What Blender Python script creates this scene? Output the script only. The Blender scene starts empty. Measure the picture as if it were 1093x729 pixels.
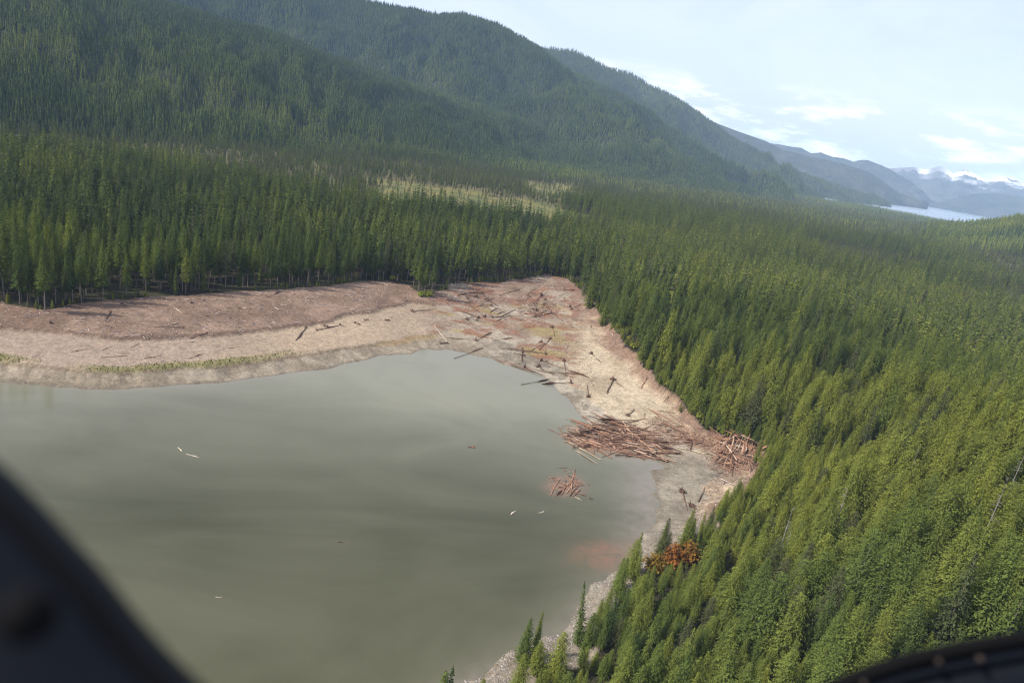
import bpy, math, random
import numpy as np
from mathutils import Matrix, Vector

# ------------------------------------------------------------------ camera, world, sun, exposure
SC = bpy.context.scene
COL = SC.collection
F = 735.0; PIT = math.radians(17.4); ROLL = math.radians(9.5); H = 110.0
W2, H2 = 546.5, 364.5
cP, sP, cR, sR = math.cos(PIT), math.sin(PIT), math.cos(ROLL), math.sin(ROLL)

cam_d = bpy.data.cameras.new('camera'); cam = bpy.data.objects.new('camera', cam_d); COL.objects.link(cam)
cam_d.sensor_width = 36.0; cam_d.lens = 36.0 * F / 1093.0
cam_d.clip_start = 0.05; cam_d.clip_end = 60000
cam_d.dof.use_dof = True; cam_d.dof.focus_distance = 300.0; cam_d.dof.aperture_fstop = 2.4
fw = Vector((0, cP, -sP)); up0 = Vector((0, sP, cP)); rt0 = Vector((1, 0, 0))
rt = cR * rt0 + sR * up0; up = -sR * rt0 + cR * up0
cam.matrix_world = Matrix((( rt.x, up.x, -fw.x, 0), (rt.y, up.y, -fw.y, 0), (rt.z, up.z, -fw.z, H), (0, 0, 0, 1)))
SC.camera = cam

SUN_AZ = math.radians(-113); SUN_EL = math.radians(45)      # azimuth from +Y, clockwise positive
sd = Vector((math.sin(SUN_AZ) * math.cos(SUN_EL), math.cos(SUN_AZ) * math.cos(SUN_EL), math.sin(SUN_EL)))
sun_d = bpy.data.lights.new('sun', 'SUN'); sun = bpy.data.objects.new('sun', sun_d); COL.objects.link(sun)
sun_d.energy = 4.2; sun_d.angle = math.radians(0.55); sun_d.color = (1.0, 0.93, 0.83)
sun.rotation_euler = sd.to_track_quat('Z', 'Y').to_euler(); sun.location = (-300, 0, 600)

wd = bpy.data.worlds.new('World'); SC.world = wd; wd.use_nodes = True
SC.view_settings.view_transform = 'Standard'; SC.view_settings.look = 'None'
SC.view_settings.gamma = 1.0; SC.view_settings.exposure = 0.58; SC.view_settings.use_curve_mapping = False
cy = SC.cycles
cy.max_bounces = 5; cy.diffuse_bounces = 3; cy.glossy_bounces = 2; cy.transmission_bounces = 2
cy.volume_bounces = 1; cy.transparent_max_bounces = 4
cy.use_denoising = True; cy.denoiser = 'OPENIMAGEDENOISE'; cy.denoising_input_passes = 'RGB_ALBEDO_NORMAL'; cy.denoising_prefilter = 'NONE'; cy.filter_width = 1.1; cy.use_adaptive_sampling = False
cy.sample_clamp_indirect = 1.2; cy.sample_clamp_direct = 2.5

def world_nodes():
    nt = wd.node_tree; N = nt.nodes; Lk = nt.links; N.clear()
    out = N.new('ShaderNodeOutputWorld'); bg = N.new('ShaderNodeBackground'); bg.inputs['Strength'].default_value = 0.13
    sky = N.new('ShaderNodeTexSky'); sky.sky_type = 'NISHITA'; sky.sun_disc = False
    sky.sun_elevation = SUN_EL; sky.sun_rotation = SUN_AZ
    sky.altitude = 100; sky.air_density = 1.0; sky.dust_density = 2.0; sky.ozone_density = 1.0
    tc = N.new('ShaderNodeTexCoord'); sp = N.new('ShaderNodeSeparateXYZ'); Lk.new(tc.outputs['Generated'], sp.inputs[0])
    # heap clouds low over the horizon: noise stretched sideways
    mp = N.new('ShaderNodeMapping'); mp.inputs['Scale'].default_value = (13, 13, 52); mp.inputs['Location'].default_value = (3.1, 1.7, 0.55)
    Lk.new(tc.outputs['Generated'], mp.inputs[0])
    n1 = N.new('ShaderNodeTexNoise'); n1.inputs['Scale'].default_value = 1.0; n1.inputs['Detail'].default_value = 7; n1.inputs['Roughness'].default_value = 0.58
    Lk.new(mp.outputs[0], n1.inputs['Vector'])
    r1 = N.new('ShaderNodeMapRange'); r1.interpolation_type = 'SMOOTHSTEP'
    r1.inputs['From Min'].default_value = 0.40; r1.inputs['From Max'].default_value = 0.55; Lk.new(n1.outputs[0], r1.inputs[0])
    def band(a, b, c, d):
        m1 = N.new('ShaderNodeMapRange'); m1.interpolation_type = 'SMOOTHSTEP'; m1.inputs[1].default_value = a; m1.inputs[2].default_value = b
        m2 = N.new('ShaderNodeMapRange'); m2.interpolation_type = 'SMOOTHSTEP'; m2.inputs[1].default_value = c; m2.inputs[2].default_value = d
        m2.inputs[3].default_value = 1; m2.inputs[4].default_value = 0
        for m in (m1, m2): Lk.new(sp.outputs[2], m.inputs[0])
        mu = N.new('ShaderNodeMath'); mu.operation = 'MULTIPLY'; Lk.new(m1.outputs[0], mu.inputs[0]); Lk.new(m2.outputs[0], mu.inputs[1]); return mu
    b1 = band(-0.02, 0.02, 0.06, 0.11)
    f1 = N.new('ShaderNodeMath'); f1.operation = 'MULTIPLY'; Lk.new(r1.outputs[0], f1.inputs[0]); Lk.new(b1.outputs[0], f1.inputs[1])
    # thin high veil
    mp2 = N.new('ShaderNodeMapping'); mp2.inputs['Scale'].default_value = (1.6, 1.6, 5); Lk.new(tc.outputs['Generated'], mp2.inputs[0])
    n2 = N.new('ShaderNodeTexNoise'); n2.inputs['Scale'].default_value = 1.3; n2.inputs['Detail'].default_value = 6; n2.inputs['Roughness'].default_value = 0.6
    n2.inputs['Distortion'].default_value = 0.8; Lk.new(mp2.outputs[0], n2.inputs['Vector'])
    r2 = N.new('ShaderNodeMapRange'); r2.inputs['From Min'].default_value = 0.3; r2.inputs['From Max'].default_value = 0.75
    r2.inputs['To Min'].default_value = 0.45; r2.inputs['To Max'].default_value = 0.95; Lk.new(n2.outputs[0], r2.inputs[0])
    mxv = N.new('ShaderNodeMix'); mxv.data_type = 'RGBA'; mxv.inputs[7].default_value = (5.2, 5.6, 7.1, 1)
    Lk.new(r2.outputs[0], mxv.inputs[0]); Lk.new(sky.outputs[0], mxv.inputs[6])
    # cloud colour: bright tops, greyer bases
    cr = N.new('ShaderNodeMapRange'); cr.inputs['From Min'].default_value = 0.5; cr.inputs['From Max'].default_value = 0.75
    Lk.new(n1.outputs[0], cr.inputs[0])
    cc = N.new('ShaderNodeMix'); cc.data_type = 'RGBA'; cc.inputs[6].default_value = (4.9, 5.3, 6.5, 1); cc.inputs[7].default_value = (10.4, 10.3, 10.3, 1)
    Lk.new(cr.outputs[0], cc.inputs[0])
    mx = N.new('ShaderNodeMix'); mx.data_type = 'RGBA'; Lk.new(f1.outputs[0], mx.inputs[0]); Lk.new(mxv.outputs[2], mx.inputs[6]); Lk.new(cc.outputs[2], mx.inputs[7])
    Lk.new(mx.outputs[2], bg.inputs['Color']); Lk.new(bg.outputs[0], out.inputs['Surface'])
world_nodes()

# ------------------------------------------------------------------ helpers
RNG = np.random.default_rng(7); random.seed(7)
def ray(px, py):
    px = np.asarray(px, float); py = np.asarray(py, float)
    dx = px - W2; dy = py - H2
    x = dx * cR + dy * sR; y = -dx * sR + dy * cR
    return np.stack([x, F * cP - y * sP, -(F * sP + y * cP)], -1)
def P(px, py, z=0.0):                    # photo pixel -> world point at height z
    r = ray(px, py); t = (np.asarray(z, float) - H) / r[..., 2]
    p = r * t[..., None]; p[..., 2] += H; return p
def Q(px, py, D):                        # photo pixel -> world point at horizontal distance D
    r = ray(px, py); t = np.asarray(D, float) / np.hypot(r[..., 0], r[..., 1])
    p = r * t[..., None]; p[..., 2] += H; return p
def proj(p):
    x, y, dn = p[..., 0], p[..., 1], H - p[..., 2]
    dep = y * cP + dn * sP; dep = np.where(dep > 0.1, dep, 0.1)
    xs = F * x / dep; ys = F * (dn * cP - y * sP) / dep
    return W2 + xs * cR - ys * sR, H2 + xs * sR + ys * cR, dep

def _h(ix, iy, s):
    n = (ix.astype(np.int64) * 374761393 + iy.astype(np.int64) * 668265263 + s * 974711) & 0x7fffffff
    n = ((n ^ (n >> 13)) * 1274126177) & 0x7fffffff
    n = n ^ (n >> 16)
    return (n & 0xffff) / 65535.0
def vnoise(x, y, s=0):
    ix = np.floor(x); iy = np.floor(y); fx = x - ix; fy = y - iy
    fx = fx * fx * (3 - 2 * fx); fy = fy * fy * (3 - 2 * fy)
    a = _h(ix, iy, s); b = _h(ix + 1, iy, s); c = _h(ix, iy + 1, s); d = _h(ix + 1, iy + 1, s)
    return (a + (b - a) * fx) * (1 - fy) + (c + (d - c) * fx) * fy
def fbm(x, y, s=0, o=4):
    v = 0; a = 1; t = 0
    for k in range(o):
        v = v + a * (vnoise(x, y, s + k * 17) * 2 - 1); t += a; a *= 0.5; x = x * 2.03 + 7.1; y = y * 2.03 + 3.7
    return v / t
def sstep(x, a, b):
    t = np.clip((x - a) / (b - a), 0, 1); return t * t * (3 - 2 * t)

def inpoly(x, y, poly):
    r = np.zeros(x.shape, bool); n = len(poly)
    for i in range(n):
        x0, y0 = poly[i][:2]; x1, y1 = poly[(i + 1) % n][:2]
        if y0 == y1: continue
        c = (y0 > y) != (y1 > y)
        r ^= c & (x < (x1 - x0) * (y - y0) / (y1 - y0) + x0)
    return r
def dpoly(x, y, L):                      # distance to polyline, its z there, arc length there
    best = np.full(x.shape, 1e18); zz = np.zeros(x.shape); ss = np.zeros(x.shape); acc = 0.0
    for a, b in zip(L[:-1], L[1:]):
        ex, ey = b[0] - a[0], b[1] - a[1]; l2 = ex * ex + ey * ey + 1e-9
        t = np.clip(((x - a[0]) * ex + (y - a[1]) * ey) / l2, 0, 1)
        d = (x - a[0] - t * ex) ** 2 + (y - a[1] - t * ey) ** 2
        m = d < best; best = np.where(m, d, best); zz = np.where(m, a[2] + t * (b[2] - a[2]), zz); ss = np.where(m, acc + t * math.sqrt(l2), ss)
        acc += math.sqrt(l2)
    return np.sqrt(best), zz, ss

def new_mesh(name, V, Fc, mats=(), smooth=False, midx=None):
    V = np.asarray(V, np.float32); me = bpy.data.meshes.new(name)
    if isinstance(Fc, np.ndarray):
        k = Fc.shape[1]; n = len(Fc)
        me.vertices.add(len(V)); me.vertices.foreach_set('co', V.ravel())
        me.loops.add(n * k); me.loops.foreach_set('vertex_index', Fc.astype(np.int32).ravel())
        me.polygons.add(n); me.polygons.foreach_set('loop_start', np.arange(0, n * k, k, dtype=np.int32))
        me.update(calc_edges=True)
    else:
        me.from_pydata([tuple(v) for v in V.tolist()], [], [tuple(f) for f in Fc]); me.update()
    for m in mats: me.materials.append(m)
    if midx is not None: me.polygons.foreach_set('material_index', np.asarray(midx, np.int32))
    me.polygons.foreach_set('use_smooth', np.full(len(me.polygons), smooth))
    return me
def link(name, me, parent=None, loc=None, **props):
    o = bpy.data.objects.new(name, me); COL.objects.link(o)
    if parent is not None: o.parent = parent
    if loc is not None: o.location = loc
    for k, v in props.items(): o[k] = v
    return o
def thing(name, label, cat, loc, group=None):
    o = bpy.data.objects.new(name, None); COL.objects.link(o); o.location = loc
    o.empty_display_size = 0.5; o['label'] = label; o['category'] = cat
    if group: o['group'] = group
    return o
def set_col(me, name, rgb):
    a = me.color_attributes.new(name, 'FLOAT_COLOR', 'POINT')
    c = np.ones((len(rgb), 4), np.float32); c[:, :3] = rgb; a.data.foreach_set('color', c.ravel())

class MT:                                # tiny material builder
    def __init__(s, name):
        s.m = bpy.data.materials.new(name); s.m.use_nodes = True; s.nt = s.m.node_tree; s.N = s.nt.nodes
        s.b = s.N['Principled BSDF']; s.b.inputs['Roughness'].default_value = 0.85
    def n(s, t, **kw):
        nd = s.N.new(t)
        for k, v in kw.items():
            if k in nd.inputs: nd.inputs[k].default_value = v
            else: setattr(nd, k, v)
        return nd
    def l(s, a, b): s.nt.links.new(a, b)
    def noise(s, vec, scale, detail=4, rough=0.55, dist=0.0):
        nd = s.n('ShaderNodeTexNoise'); nd.inputs['Scale'].default_value = scale; nd.inputs['Detail'].default_value = detail
        nd.inputs['Roughness'].default_value = rough; nd.inputs['Distortion'].default_value = dist
        if vec is not None: s.l(vec, nd.inputs['Vector'])
        return nd.outputs[0]
    def mr(s, v, a, b, c, d):
        nd = s.n('ShaderNodeMapRange'); s.l(v, nd.inputs[0])
        for i, q in enumerate((a, b, c, d)): nd.inputs[i + 1].default_value = q
        return nd.outputs[0]
    def mix(s, f, a, b, bt='MIX'):
        nd = s.n('ShaderNodeMix'); nd.data_type = 'RGBA'; nd.blend_type = bt
        for i, q in ((0, f), (6, a), (7, b)):
            if hasattr(q, 'type') and hasattr(q, 'is_output'): s.l(q, nd.inputs[i])
            elif i == 0: nd.inputs[0].default_value = q
            else: nd.inputs[i].default_value = (*q, 1)
        return nd.outputs[2]
    def mul(s, a, b, op='MULTIPLY'):
        nd = s.n('ShaderNodeMath'); nd.operation = op
        for i, q in enumerate((a, b)):
            if hasattr(q, 'is_output'): s.l(q, nd.inputs[i])
            else: nd.inputs[i].default_value = q
        return nd.outputs[0]
    def ramp(s, v, stops):
        nd = s.n('ShaderNodeValToRGB'); s.l(v, nd.inputs[0]); e = nd.color_ramp.elements
        e[0].position, e[0].color = stops[0][0], (*stops[0][1], 1); e[1].position, e[1].color = stops[-1][0], (*stops[-1][1], 1)
        for p, c in stops[1:-1]: x = e.new(p); x.color = (*c, 1)
        return nd.outputs[0]
    def bump(s, h, strength, dist):
        nd = s.n('ShaderNodeBump'); nd.inputs['Strength'].default_value = strength; nd.inputs['Distance'].default_value = dist
        s.l(h, nd.inputs['Height']); s.l(nd.outputs[0], s.b.inputs['Normal'])
    def pos(s): return s.n('ShaderNodeNewGeometry').outputs['Position']
    def obj(s): return s.n('ShaderNodeTexCoord').outputs['Object']
    def attr(s, name, kind='GEOMETRY'):
        nd = s.n('ShaderNodeAttribute'); nd.attribute_name = name; nd.attribute_type = kind; return nd
    def base(s, c): s.l(c, s.b.inputs['Base Color'])
    def spec(s, v): s.b.inputs['Specular IOR Level'].default_value = v

# ------------------------------------------------------------------ shoreline lines (taken in the photo, laid out on the ground)
def line(pts): a = np.array(pts, float); return P(a[:, 0], a[:, 1], a[:, 2])
L0 = line([(-330,372,0),(-150,392,0),(0,408,0),(60,414,0),(130,416,0),(200,411,0),(270,404,0),(330,396,0),(380,386,0),(420,377,0),(455,371,0),(480,371,0),(500,376,0),
  (520,383,0),(545,390,0),(575,401,0),(592,412,0),(608,428,0),(620,441,0),(632,455,0),(652,474,0),(680,487,0),(705,492,0),(713,499,0),(700,509,0),(694,525,0),(699,545,0),
  (703,562,0),(696,578,0),(683,598,0),(668,611,0),(645,626,0),(628,642,0),(612,664,0),(590,682,0),(560,700,0),(530,713,0),(490,731,0),(430,790,0),(330,900,0)])
L1 = line([(-330,352,3),(-150,372,3),(0,386,3.2),(50,389,3.4),(100,394,3.4),(130,396,3.4),(180,393,3.4),(230,390,3.4),(280,385,3.3),(330,377,3.2),(380,370,2.8),(410,364,2.2),(450,357,1.4),
  (480,355,0.9),(510,358,0.8),(540,365,0.8),(565,378,0.8),(590,390,0.8),(612,408,0.9),(632,425,1.0),(655,443,1.1),(690,460,1.2),(730,473,1.2),(765,485,1.3),(772,500,1.3),(758,520,1.2),(742,540,1.2),
  (722,560,1.2),(705,582,1.2),(690,602,1.2),(674,616,1.2),(652,631,1.2),(635,647,1.2),(619,669,1.2),(597,688,1.2),(567,706,1.2),(536,720,1.2),(496,738,1.2),(438,797,1.2),(338,910,1.2)])
L2 = line([(-330,325,6),(-150,338,6),(0,350,6.3),(60,355,6.4),(130,362,6.3),(180,361,6.3),(230,357,6.2),(290,352,6),(330,346,5.8),(380,335,5.4),(410,329,5),(440,325,4.4),(470,324,3.4),(500,325,3),(540,325,3),
  (575,324,3.4),(600,328,4.2),(615,340,4.6),(632,358,5),(655,383,5),(680,405,5),(705,430,4.6),(728,458,3.6),(755,468,3),(785,476,3),(800,487,3),(792,500,3),(780,516,3),
  (760,538,2.6),(738,562,2.4),(716,585,2.2),(698,604,2.2),(681,620,2.2),(660,636,2.2),(644,652,2.2),(628,674,2.2),(606,694,2.2),(576,712,2.2),(543,727,2.2),(504,746,2.2),(447,806,2.2),(348,922,2.2)])
L3 = line([(-330,298,9),(-150,306,9),(0,322,9),(50,331,9),(75,325,9),(110,321,9),(150,318,9),(200,316,9),(250,312,9),(290,309,9),(340,306,8.6),(380,301,8),(410,300,7.4),(435,304,6.6),(452,316,6),(468,312,6),(480,304,6),(500,302,6),(530,300,6),
  (560,296,6.5),(585,294,7),(603,297,7.4),(615,304,8),(625,318,9),(643,335,9.5),(660,355,10),(682,384,10),(705,402,9),(716,420,8),(735,444,6),(752,458,5),(778,466,5),(806,471,5),(822,482,6),(815,505,6),(800,525,6),
  (776,548,5),(752,572,4),(728,592,3.6),(708,610,3.6),(690,626,3.6),(669,643,3.6),(654,660,3.6),(639,682,3.6),(616,702,3.6),(586,720,3.6),(552,736,3.6),(514,755,3.6),(458,815,3.6),(360,934,3.6)])
CLOSE = [(-30, 52), (-120, -10), (-330, -10), (-520, 120)]
def closed(L, g):
    c = np.array(CLOSE, float) + np.array([[g, -g * .3], [0, -g], [-g, -g], [-g, g * .2]])
    return [tuple(p[:2]) for p in L] + [tuple(q) for q in c]
E0, E1, E2, E3 = closed(L0, 0), closed(L1, 6), closed(L2, 12), closed(L3, 20)
_l0x = np.vstack([L0, [[*q, 0] for q in CLOSE], L0[:1]])

def hforest(x, y):
    D = np.hypot(x, y)
    h = 11 + 5 * fbm(x / 190, y / 190, 3, 3) + 1.2 * fbm(x / 30, y / 30, 5, 2)
    h = h + 44 * np.exp(-(((x - 205) / 105) ** 2 + ((y - 140) / 115) ** 2))
    h = h + 10 * np.exp(-(((x - 170) / 90) ** 2 + ((y - 420) / 140) ** 2))
    h = h - 0.0158 * np.maximum(D - 1500, 0)
    h = h + sstep(D, 700, 1500) * 5 * fbm(x / 420, y / 420, 9, 3)
    # low forested hill on the right
    az = np.arctan2(x, y)
    h = h + 165 * np.exp(-((az - 0.71) / 0.135) ** 2) * np.exp(-((D - 2250) / 620) ** 2)
    return h
def terrain(x, y):
    """height, zone (0 lake 1 beach 2 terrace 3 debris 4 forest), t within zone, arc length along the shore"""
    x = np.asarray(x, float); y = np.asarray(y, float)
    D = np.hypot(x, y); hf = hforest(x, y)
    h = hf.copy(); zone = np.full(x.shape, 4); tt = np.ones(x.shape); ss = np.zeros(x.shape)
    m = (D < 760) & (y > -260)
    if not m.any(): return h, zone, tt, ss
    X, Y = x[m], y[m]
    X0, Y0 = X, Y; wl = sstep(X, -120, 0) * .8 + .45
    X = X0 + wl * (5.2 * fbm(X0 / 15, Y0 / 15, 501, 3)); Y = Y0 + wl * (6.0 * fbm(X0 / 15 + 40, Y0 / 15, 502, 3))
    i0, i1, i2, i3 = (inpoly(X, Y, E) for E in (E0, E1, E2, E3))
    d0, z0, s0 = dpoly(X, Y, L0); d1, z1, _ = dpoly(X, Y, L1); d2, z2, _ = dpoly(X, Y, L2); d3, z3, _ = dpoly(X, Y, L3)
    dx, _, _ = dpoly(X, Y, _l0x)
    z = hf[m].copy(); zo = np.full(X.shape, 4); t = np.ones(X.shape)
    k = sstep(d3, 0, 70); z = z3 + (z - z3) * k + 0.5 * fbm(X / 9, Y / 9, 2, 2) * sstep(d3, 0, 8)
    a = i3 & ~i2; t23 = d2 / (d2 + d3 + 1e-6)
    rb = sstep(X, 28, 52) * (Y > 225); rill = np.abs(fbm(s0 / 3.2, d2 / 30, 33, 3)) * 1.6 * np.sin(np.pi * t23) * rb
    z = np.where(a, z2 + (z3 - z2) * t23 ** (0.9 + 1.1 * rb) + (0.45 + .7 * rb) * fbm(X / 6, Y / 6, 21, 3) - rill, z); zo = np.where(a, 3, zo); t = np.where(a, t23, t)
    a = i2 & ~i1; t12 = d1 / (d1 + d2 + 1e-6)
    step2 = np.minimum(1.0, z2 * 0.16)
    z = np.where(a, z1 + (z2 - step2 - z1) * t12 + 0.2 * fbm(X / 5, Y / 5, 22, 3), z); zo = np.where(a, 2, zo); t = np.where(a, t12, t)
    a = i1 & ~i0; t01 = d0 / (d0 + d1 + 1e-6)
    step1 = np.minimum(0.7, z1 * 0.2)
    gul = np.abs(fbm(s0 / 7.0, d0 / 40.0, 31, 3)) * np.minimum(z1, 3.2) * 0.42 * np.sin(np.pi * np.clip(t01, 0, 1))
    z = np.where(a, (z1 - step1) * t01 ** 0.85 - gul + 0.03, z); zo = np.where(a, 1, zo); t = np.where(a, t01, t)
    inside = i0 & (np.minimum(d0, dx) >= 0)
    z = np.where(inside, -0.05 - np.minimum(9, 0.1 * np.minimum(d0, dx)), z); zo = np.where(inside, 0, zo)
    h[m] = z; zone[m] = zo; tt[m] = t; ss[m] = s0
    return h, zone, tt, ss
_hx, _hy = np.arange(-340.0, 240.0, 1.0), np.arange(60.0, 640.0, 1.0)
_HG = terrain(*np.meshgrid(_hx, _hy, indexing='ij'))[0]
def gz(x, y):                            # ground height from a one-metre lookup
    a = min(max(x - _hx[0], 0), len(_hx) - 1.01); b = min(max(y - _hy[0], 0), len(_hy) - 1.01); i, j = int(a), int(b); a -= i; b -= j
    return float((_HG[i, j] * (1 - a) + _HG[i + 1, j] * a) * (1 - b) + (_HG[i, j + 1] * (1 - a) + _HG[i + 1, j + 1] * a) * b)
def G(px, py, it=7):                     # photo pixel -> point on the ground
    z = 3.0
    for _ in range(it):
        p = P(np.array([px]), np.array([py]), np.array([z]))[0]; z = max(gz(p[0], p[1]), 0.0)
    return np.array([p[0], p[1], z])

# bog openings in the valley forest
MUSK = [np.array(q, float) for q in (
    [(395,190),(440,194),(495,203),(545,212),(600,224),(650,238),(610,246),(545,241),(490,234),(440,224),(400,212)],
    [(555,193),(610,198),(625,212),(570,212)],
    [(-100,106),(60,110),(180,128),(300,148),(420,170),(560,184),(700,198),(690,224),(560,222),(420,228),(300,212),(190,186),(90,172),(-100,164)],
    [(640,180),(760,196),(880,216),(990,238),(980,266),(880,254),(760,234),(650,216)],
    [(840,262),(900,262),(960,276),(1000,292),(960,292),(880,280)],
    [(1000,262),(1093,275),(1150,300),(1093,306),(1030,282)])]
def musk(x, y, z):
    """0..1 boggy opening, 0..1 grassy (no trees)"""
    u, v, d = proj(np.stack([x, y, z], -1)); u = u + 16 * fbm(x / 60, y / 60, 51, 3); v = v + 7 * fbm(x / 45, y / 45, 52, 3)
    s = np.zeros(x.shape); g = np.zeros(x.shape)
    for i, q in enumerate(MUSK):
        m = inpoly(u, v, q)
        if i < 2: g[m] = 1; s[m] = 1
        else: s[m] = 1
    nz = fbm(x / 130, y / 130, 61, 3); D = np.hypot(x, y)
    s = np.maximum(s, sstep(nz, 0.3, 0.42) * ((D > 700) & (D < 3200)))
    return s, g

# ------------------------------------------------------------------ ground materials
def m_ground():
    k = MT('shore_earth'); p = k.pos(); c = k.attr('col').outputs['Color']; db = k.attr('deb').outputs['Fac']
    n1 = k.noise(p, 0.35, 6, 0.6); n2 = k.noise(p, 2.2, 5, 0.65)
    n3 = k.noise(p, 0.75, 8, 0.78, .3)
    f = k.mul(k.mul(k.mr(n1, 0.3, 0.7, 0.80, 1.18), k.mr(n2, 0.3, 0.7, 0.8, 1.18)), k.mr(n3, .34, .66, .66, 1.30))
    c2 = k.mix(1.0, c, k.n('ShaderNodeCombineColor').outputs[0], 'MULTIPLY')
    cmb = [n for n in k.N if n.bl_idname == 'ShaderNodeCombineColor'][0]
    for i in range(3): k.l(f, cmb.inputs[i])
    # scattered bark and bleached sticks where debris lies
    v = k.n('ShaderNodeTexVoronoi'); v.feature = 'F1'; v.inputs['Scale'].default_value = 1.3; k.l(p, v.inputs['Vector'])
    mp = k.n('ShaderNodeMapping'); mp.inputs['Scale'].default_value = (0.5, 2.6, 1); mp.inputs['Rotation'].default_value = (0, 0, 0.6); k.l(p, mp.inputs[0])
    st = k.noise(mp.outputs[0], 1.1, 5, 0.7, 0.6)
    pale = k.mul(k.mr(st, 0.56, 0.66, 0, 1), db)
    c3 = k.mix(k.mul(pale, 0.6), c2, (0.40, 0.31, 0.25))
    dark = k.mul(k.mr(k.noise(p, 0.9, 6, 0.7, 0.4), 0.55, 0.68, 0, 1), db)
    c4 = k.mix(k.mul(dark, 0.6), c3, (0.075, 0.045, 0.032))
    k.base(c4); k.spec(0.2); k.b.inputs['Roughness'].default_value = 0.9
    k.bump(k.mul(n2, k.noise(p, 0.8, 6, 0.65), 'ADD'), 0.8, 0.5)
    return k.m
def m_water(name, deep, silt_sheen, far=False):
    k = MT(name); p = k.pos()
    if not far:
        at = k.attr('silt_sheen').outputs['Fac']; rd = k.attr('red').outputs['Fac']; bt = k.attr('bed').outputs['Fac']
        mp = k.n('ShaderNodeMapping'); mp.inputs['Scale'].default_value = (0.75, 1.25, 1); mp.inputs['Rotation'].default_value = (0, 0, -0.35); k.l(p, mp.inputs[0])
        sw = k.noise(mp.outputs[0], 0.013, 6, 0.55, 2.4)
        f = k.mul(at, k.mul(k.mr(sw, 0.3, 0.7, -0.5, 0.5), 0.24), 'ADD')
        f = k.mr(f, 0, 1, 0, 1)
        c = k.mix(f, deep, silt_sheen)  # lighter tone carries both suspended silt and the painted reflection
        c = k.mix(k.mul(bt, k.mr(k.noise(p, 0.22, 5, 0.6, 0.5), 0.3, 0.65, 0.35, 1)), c, (0.175, 0.152, 0.12))
        rn = k.mul(rd, k.mr(k.noise(p, 0.17, 7, 0.7, 0.9), 0.36, 0.62, 0.1, 1))
        c = k.mix(k.mul(rn, .48), c, (0.27, 0.11, 0.065))
        mt = k.mul(k.attr('mat').outputs['Fac'], k.mr(k.noise(p, 0.5, 6, 0.7, .6), .36, .52, 0, .9))
        c = k.mix(mt, c, (.22, .115, .075))
        k.base(c); k.b.inputs['Roughness'].default_value = 0.11
        k.bump(k.mul(k.noise(p, 0.9, 3, 0.5), k.noise(p, 0.07, 3, 0.5), 'ADD'), 0.03, 0.5)
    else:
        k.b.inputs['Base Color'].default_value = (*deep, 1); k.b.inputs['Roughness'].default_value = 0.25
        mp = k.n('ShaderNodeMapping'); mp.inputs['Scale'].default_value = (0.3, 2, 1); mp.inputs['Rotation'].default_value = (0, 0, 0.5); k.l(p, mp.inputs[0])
        k.base(k.mix(k.mr(k.noise(mp.outputs[0], 0.004, 5, 0.6), 0.4, 0.6, 0, 1), deep, silt_sheen))
    k.b.inputs['IOR'].default_value = 1.33; k.spec(0.5)
    return k.m
def m_hill(name, a, b, rock=None, snow=False):
    k = MT(name); p = k.pos(); n1 = k.noise(p, 0.003, 6, 0.6); n2 = k.noise(p, 0.055, 5, 0.7)
    c = k.mix(k.mr(k.mul(n1, k.mr(n2, 0.3, 0.7, -.25, .25), 'ADD'), 0.35, 0.65, 0, 1), a, b)
    if snow:
        w = k.attr('snow').outputs['Fac']; r = k.attr('rock').outputs['Fac']
        c = k.mix(r, c, (0.17, 0.16, 0.16)); c = k.mix(w, c, (0.85, 0.86, 0.88))
    k.base(c); k.spec(0.1); k.bump(n2, 1.0, 14.0); return k.m

M_GROUND = m_ground()
M_LAKE = m_water('silty_lake_water', (0.038, 0.0385, 0.0135), (0.172, 0.167, 0.111))
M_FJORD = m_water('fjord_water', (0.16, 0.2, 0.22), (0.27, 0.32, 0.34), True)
M_HILL = m_hill('forest_floor_far', (0.022, 0.033, 0.016), (0.05, 0.06, 0.026))
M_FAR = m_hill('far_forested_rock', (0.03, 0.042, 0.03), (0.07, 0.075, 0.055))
M_SNOWY = m_hill('snowy_rock', (0.05, 0.06, 0.05), (0.11, 0.115, 0.10), snow=True)

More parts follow.
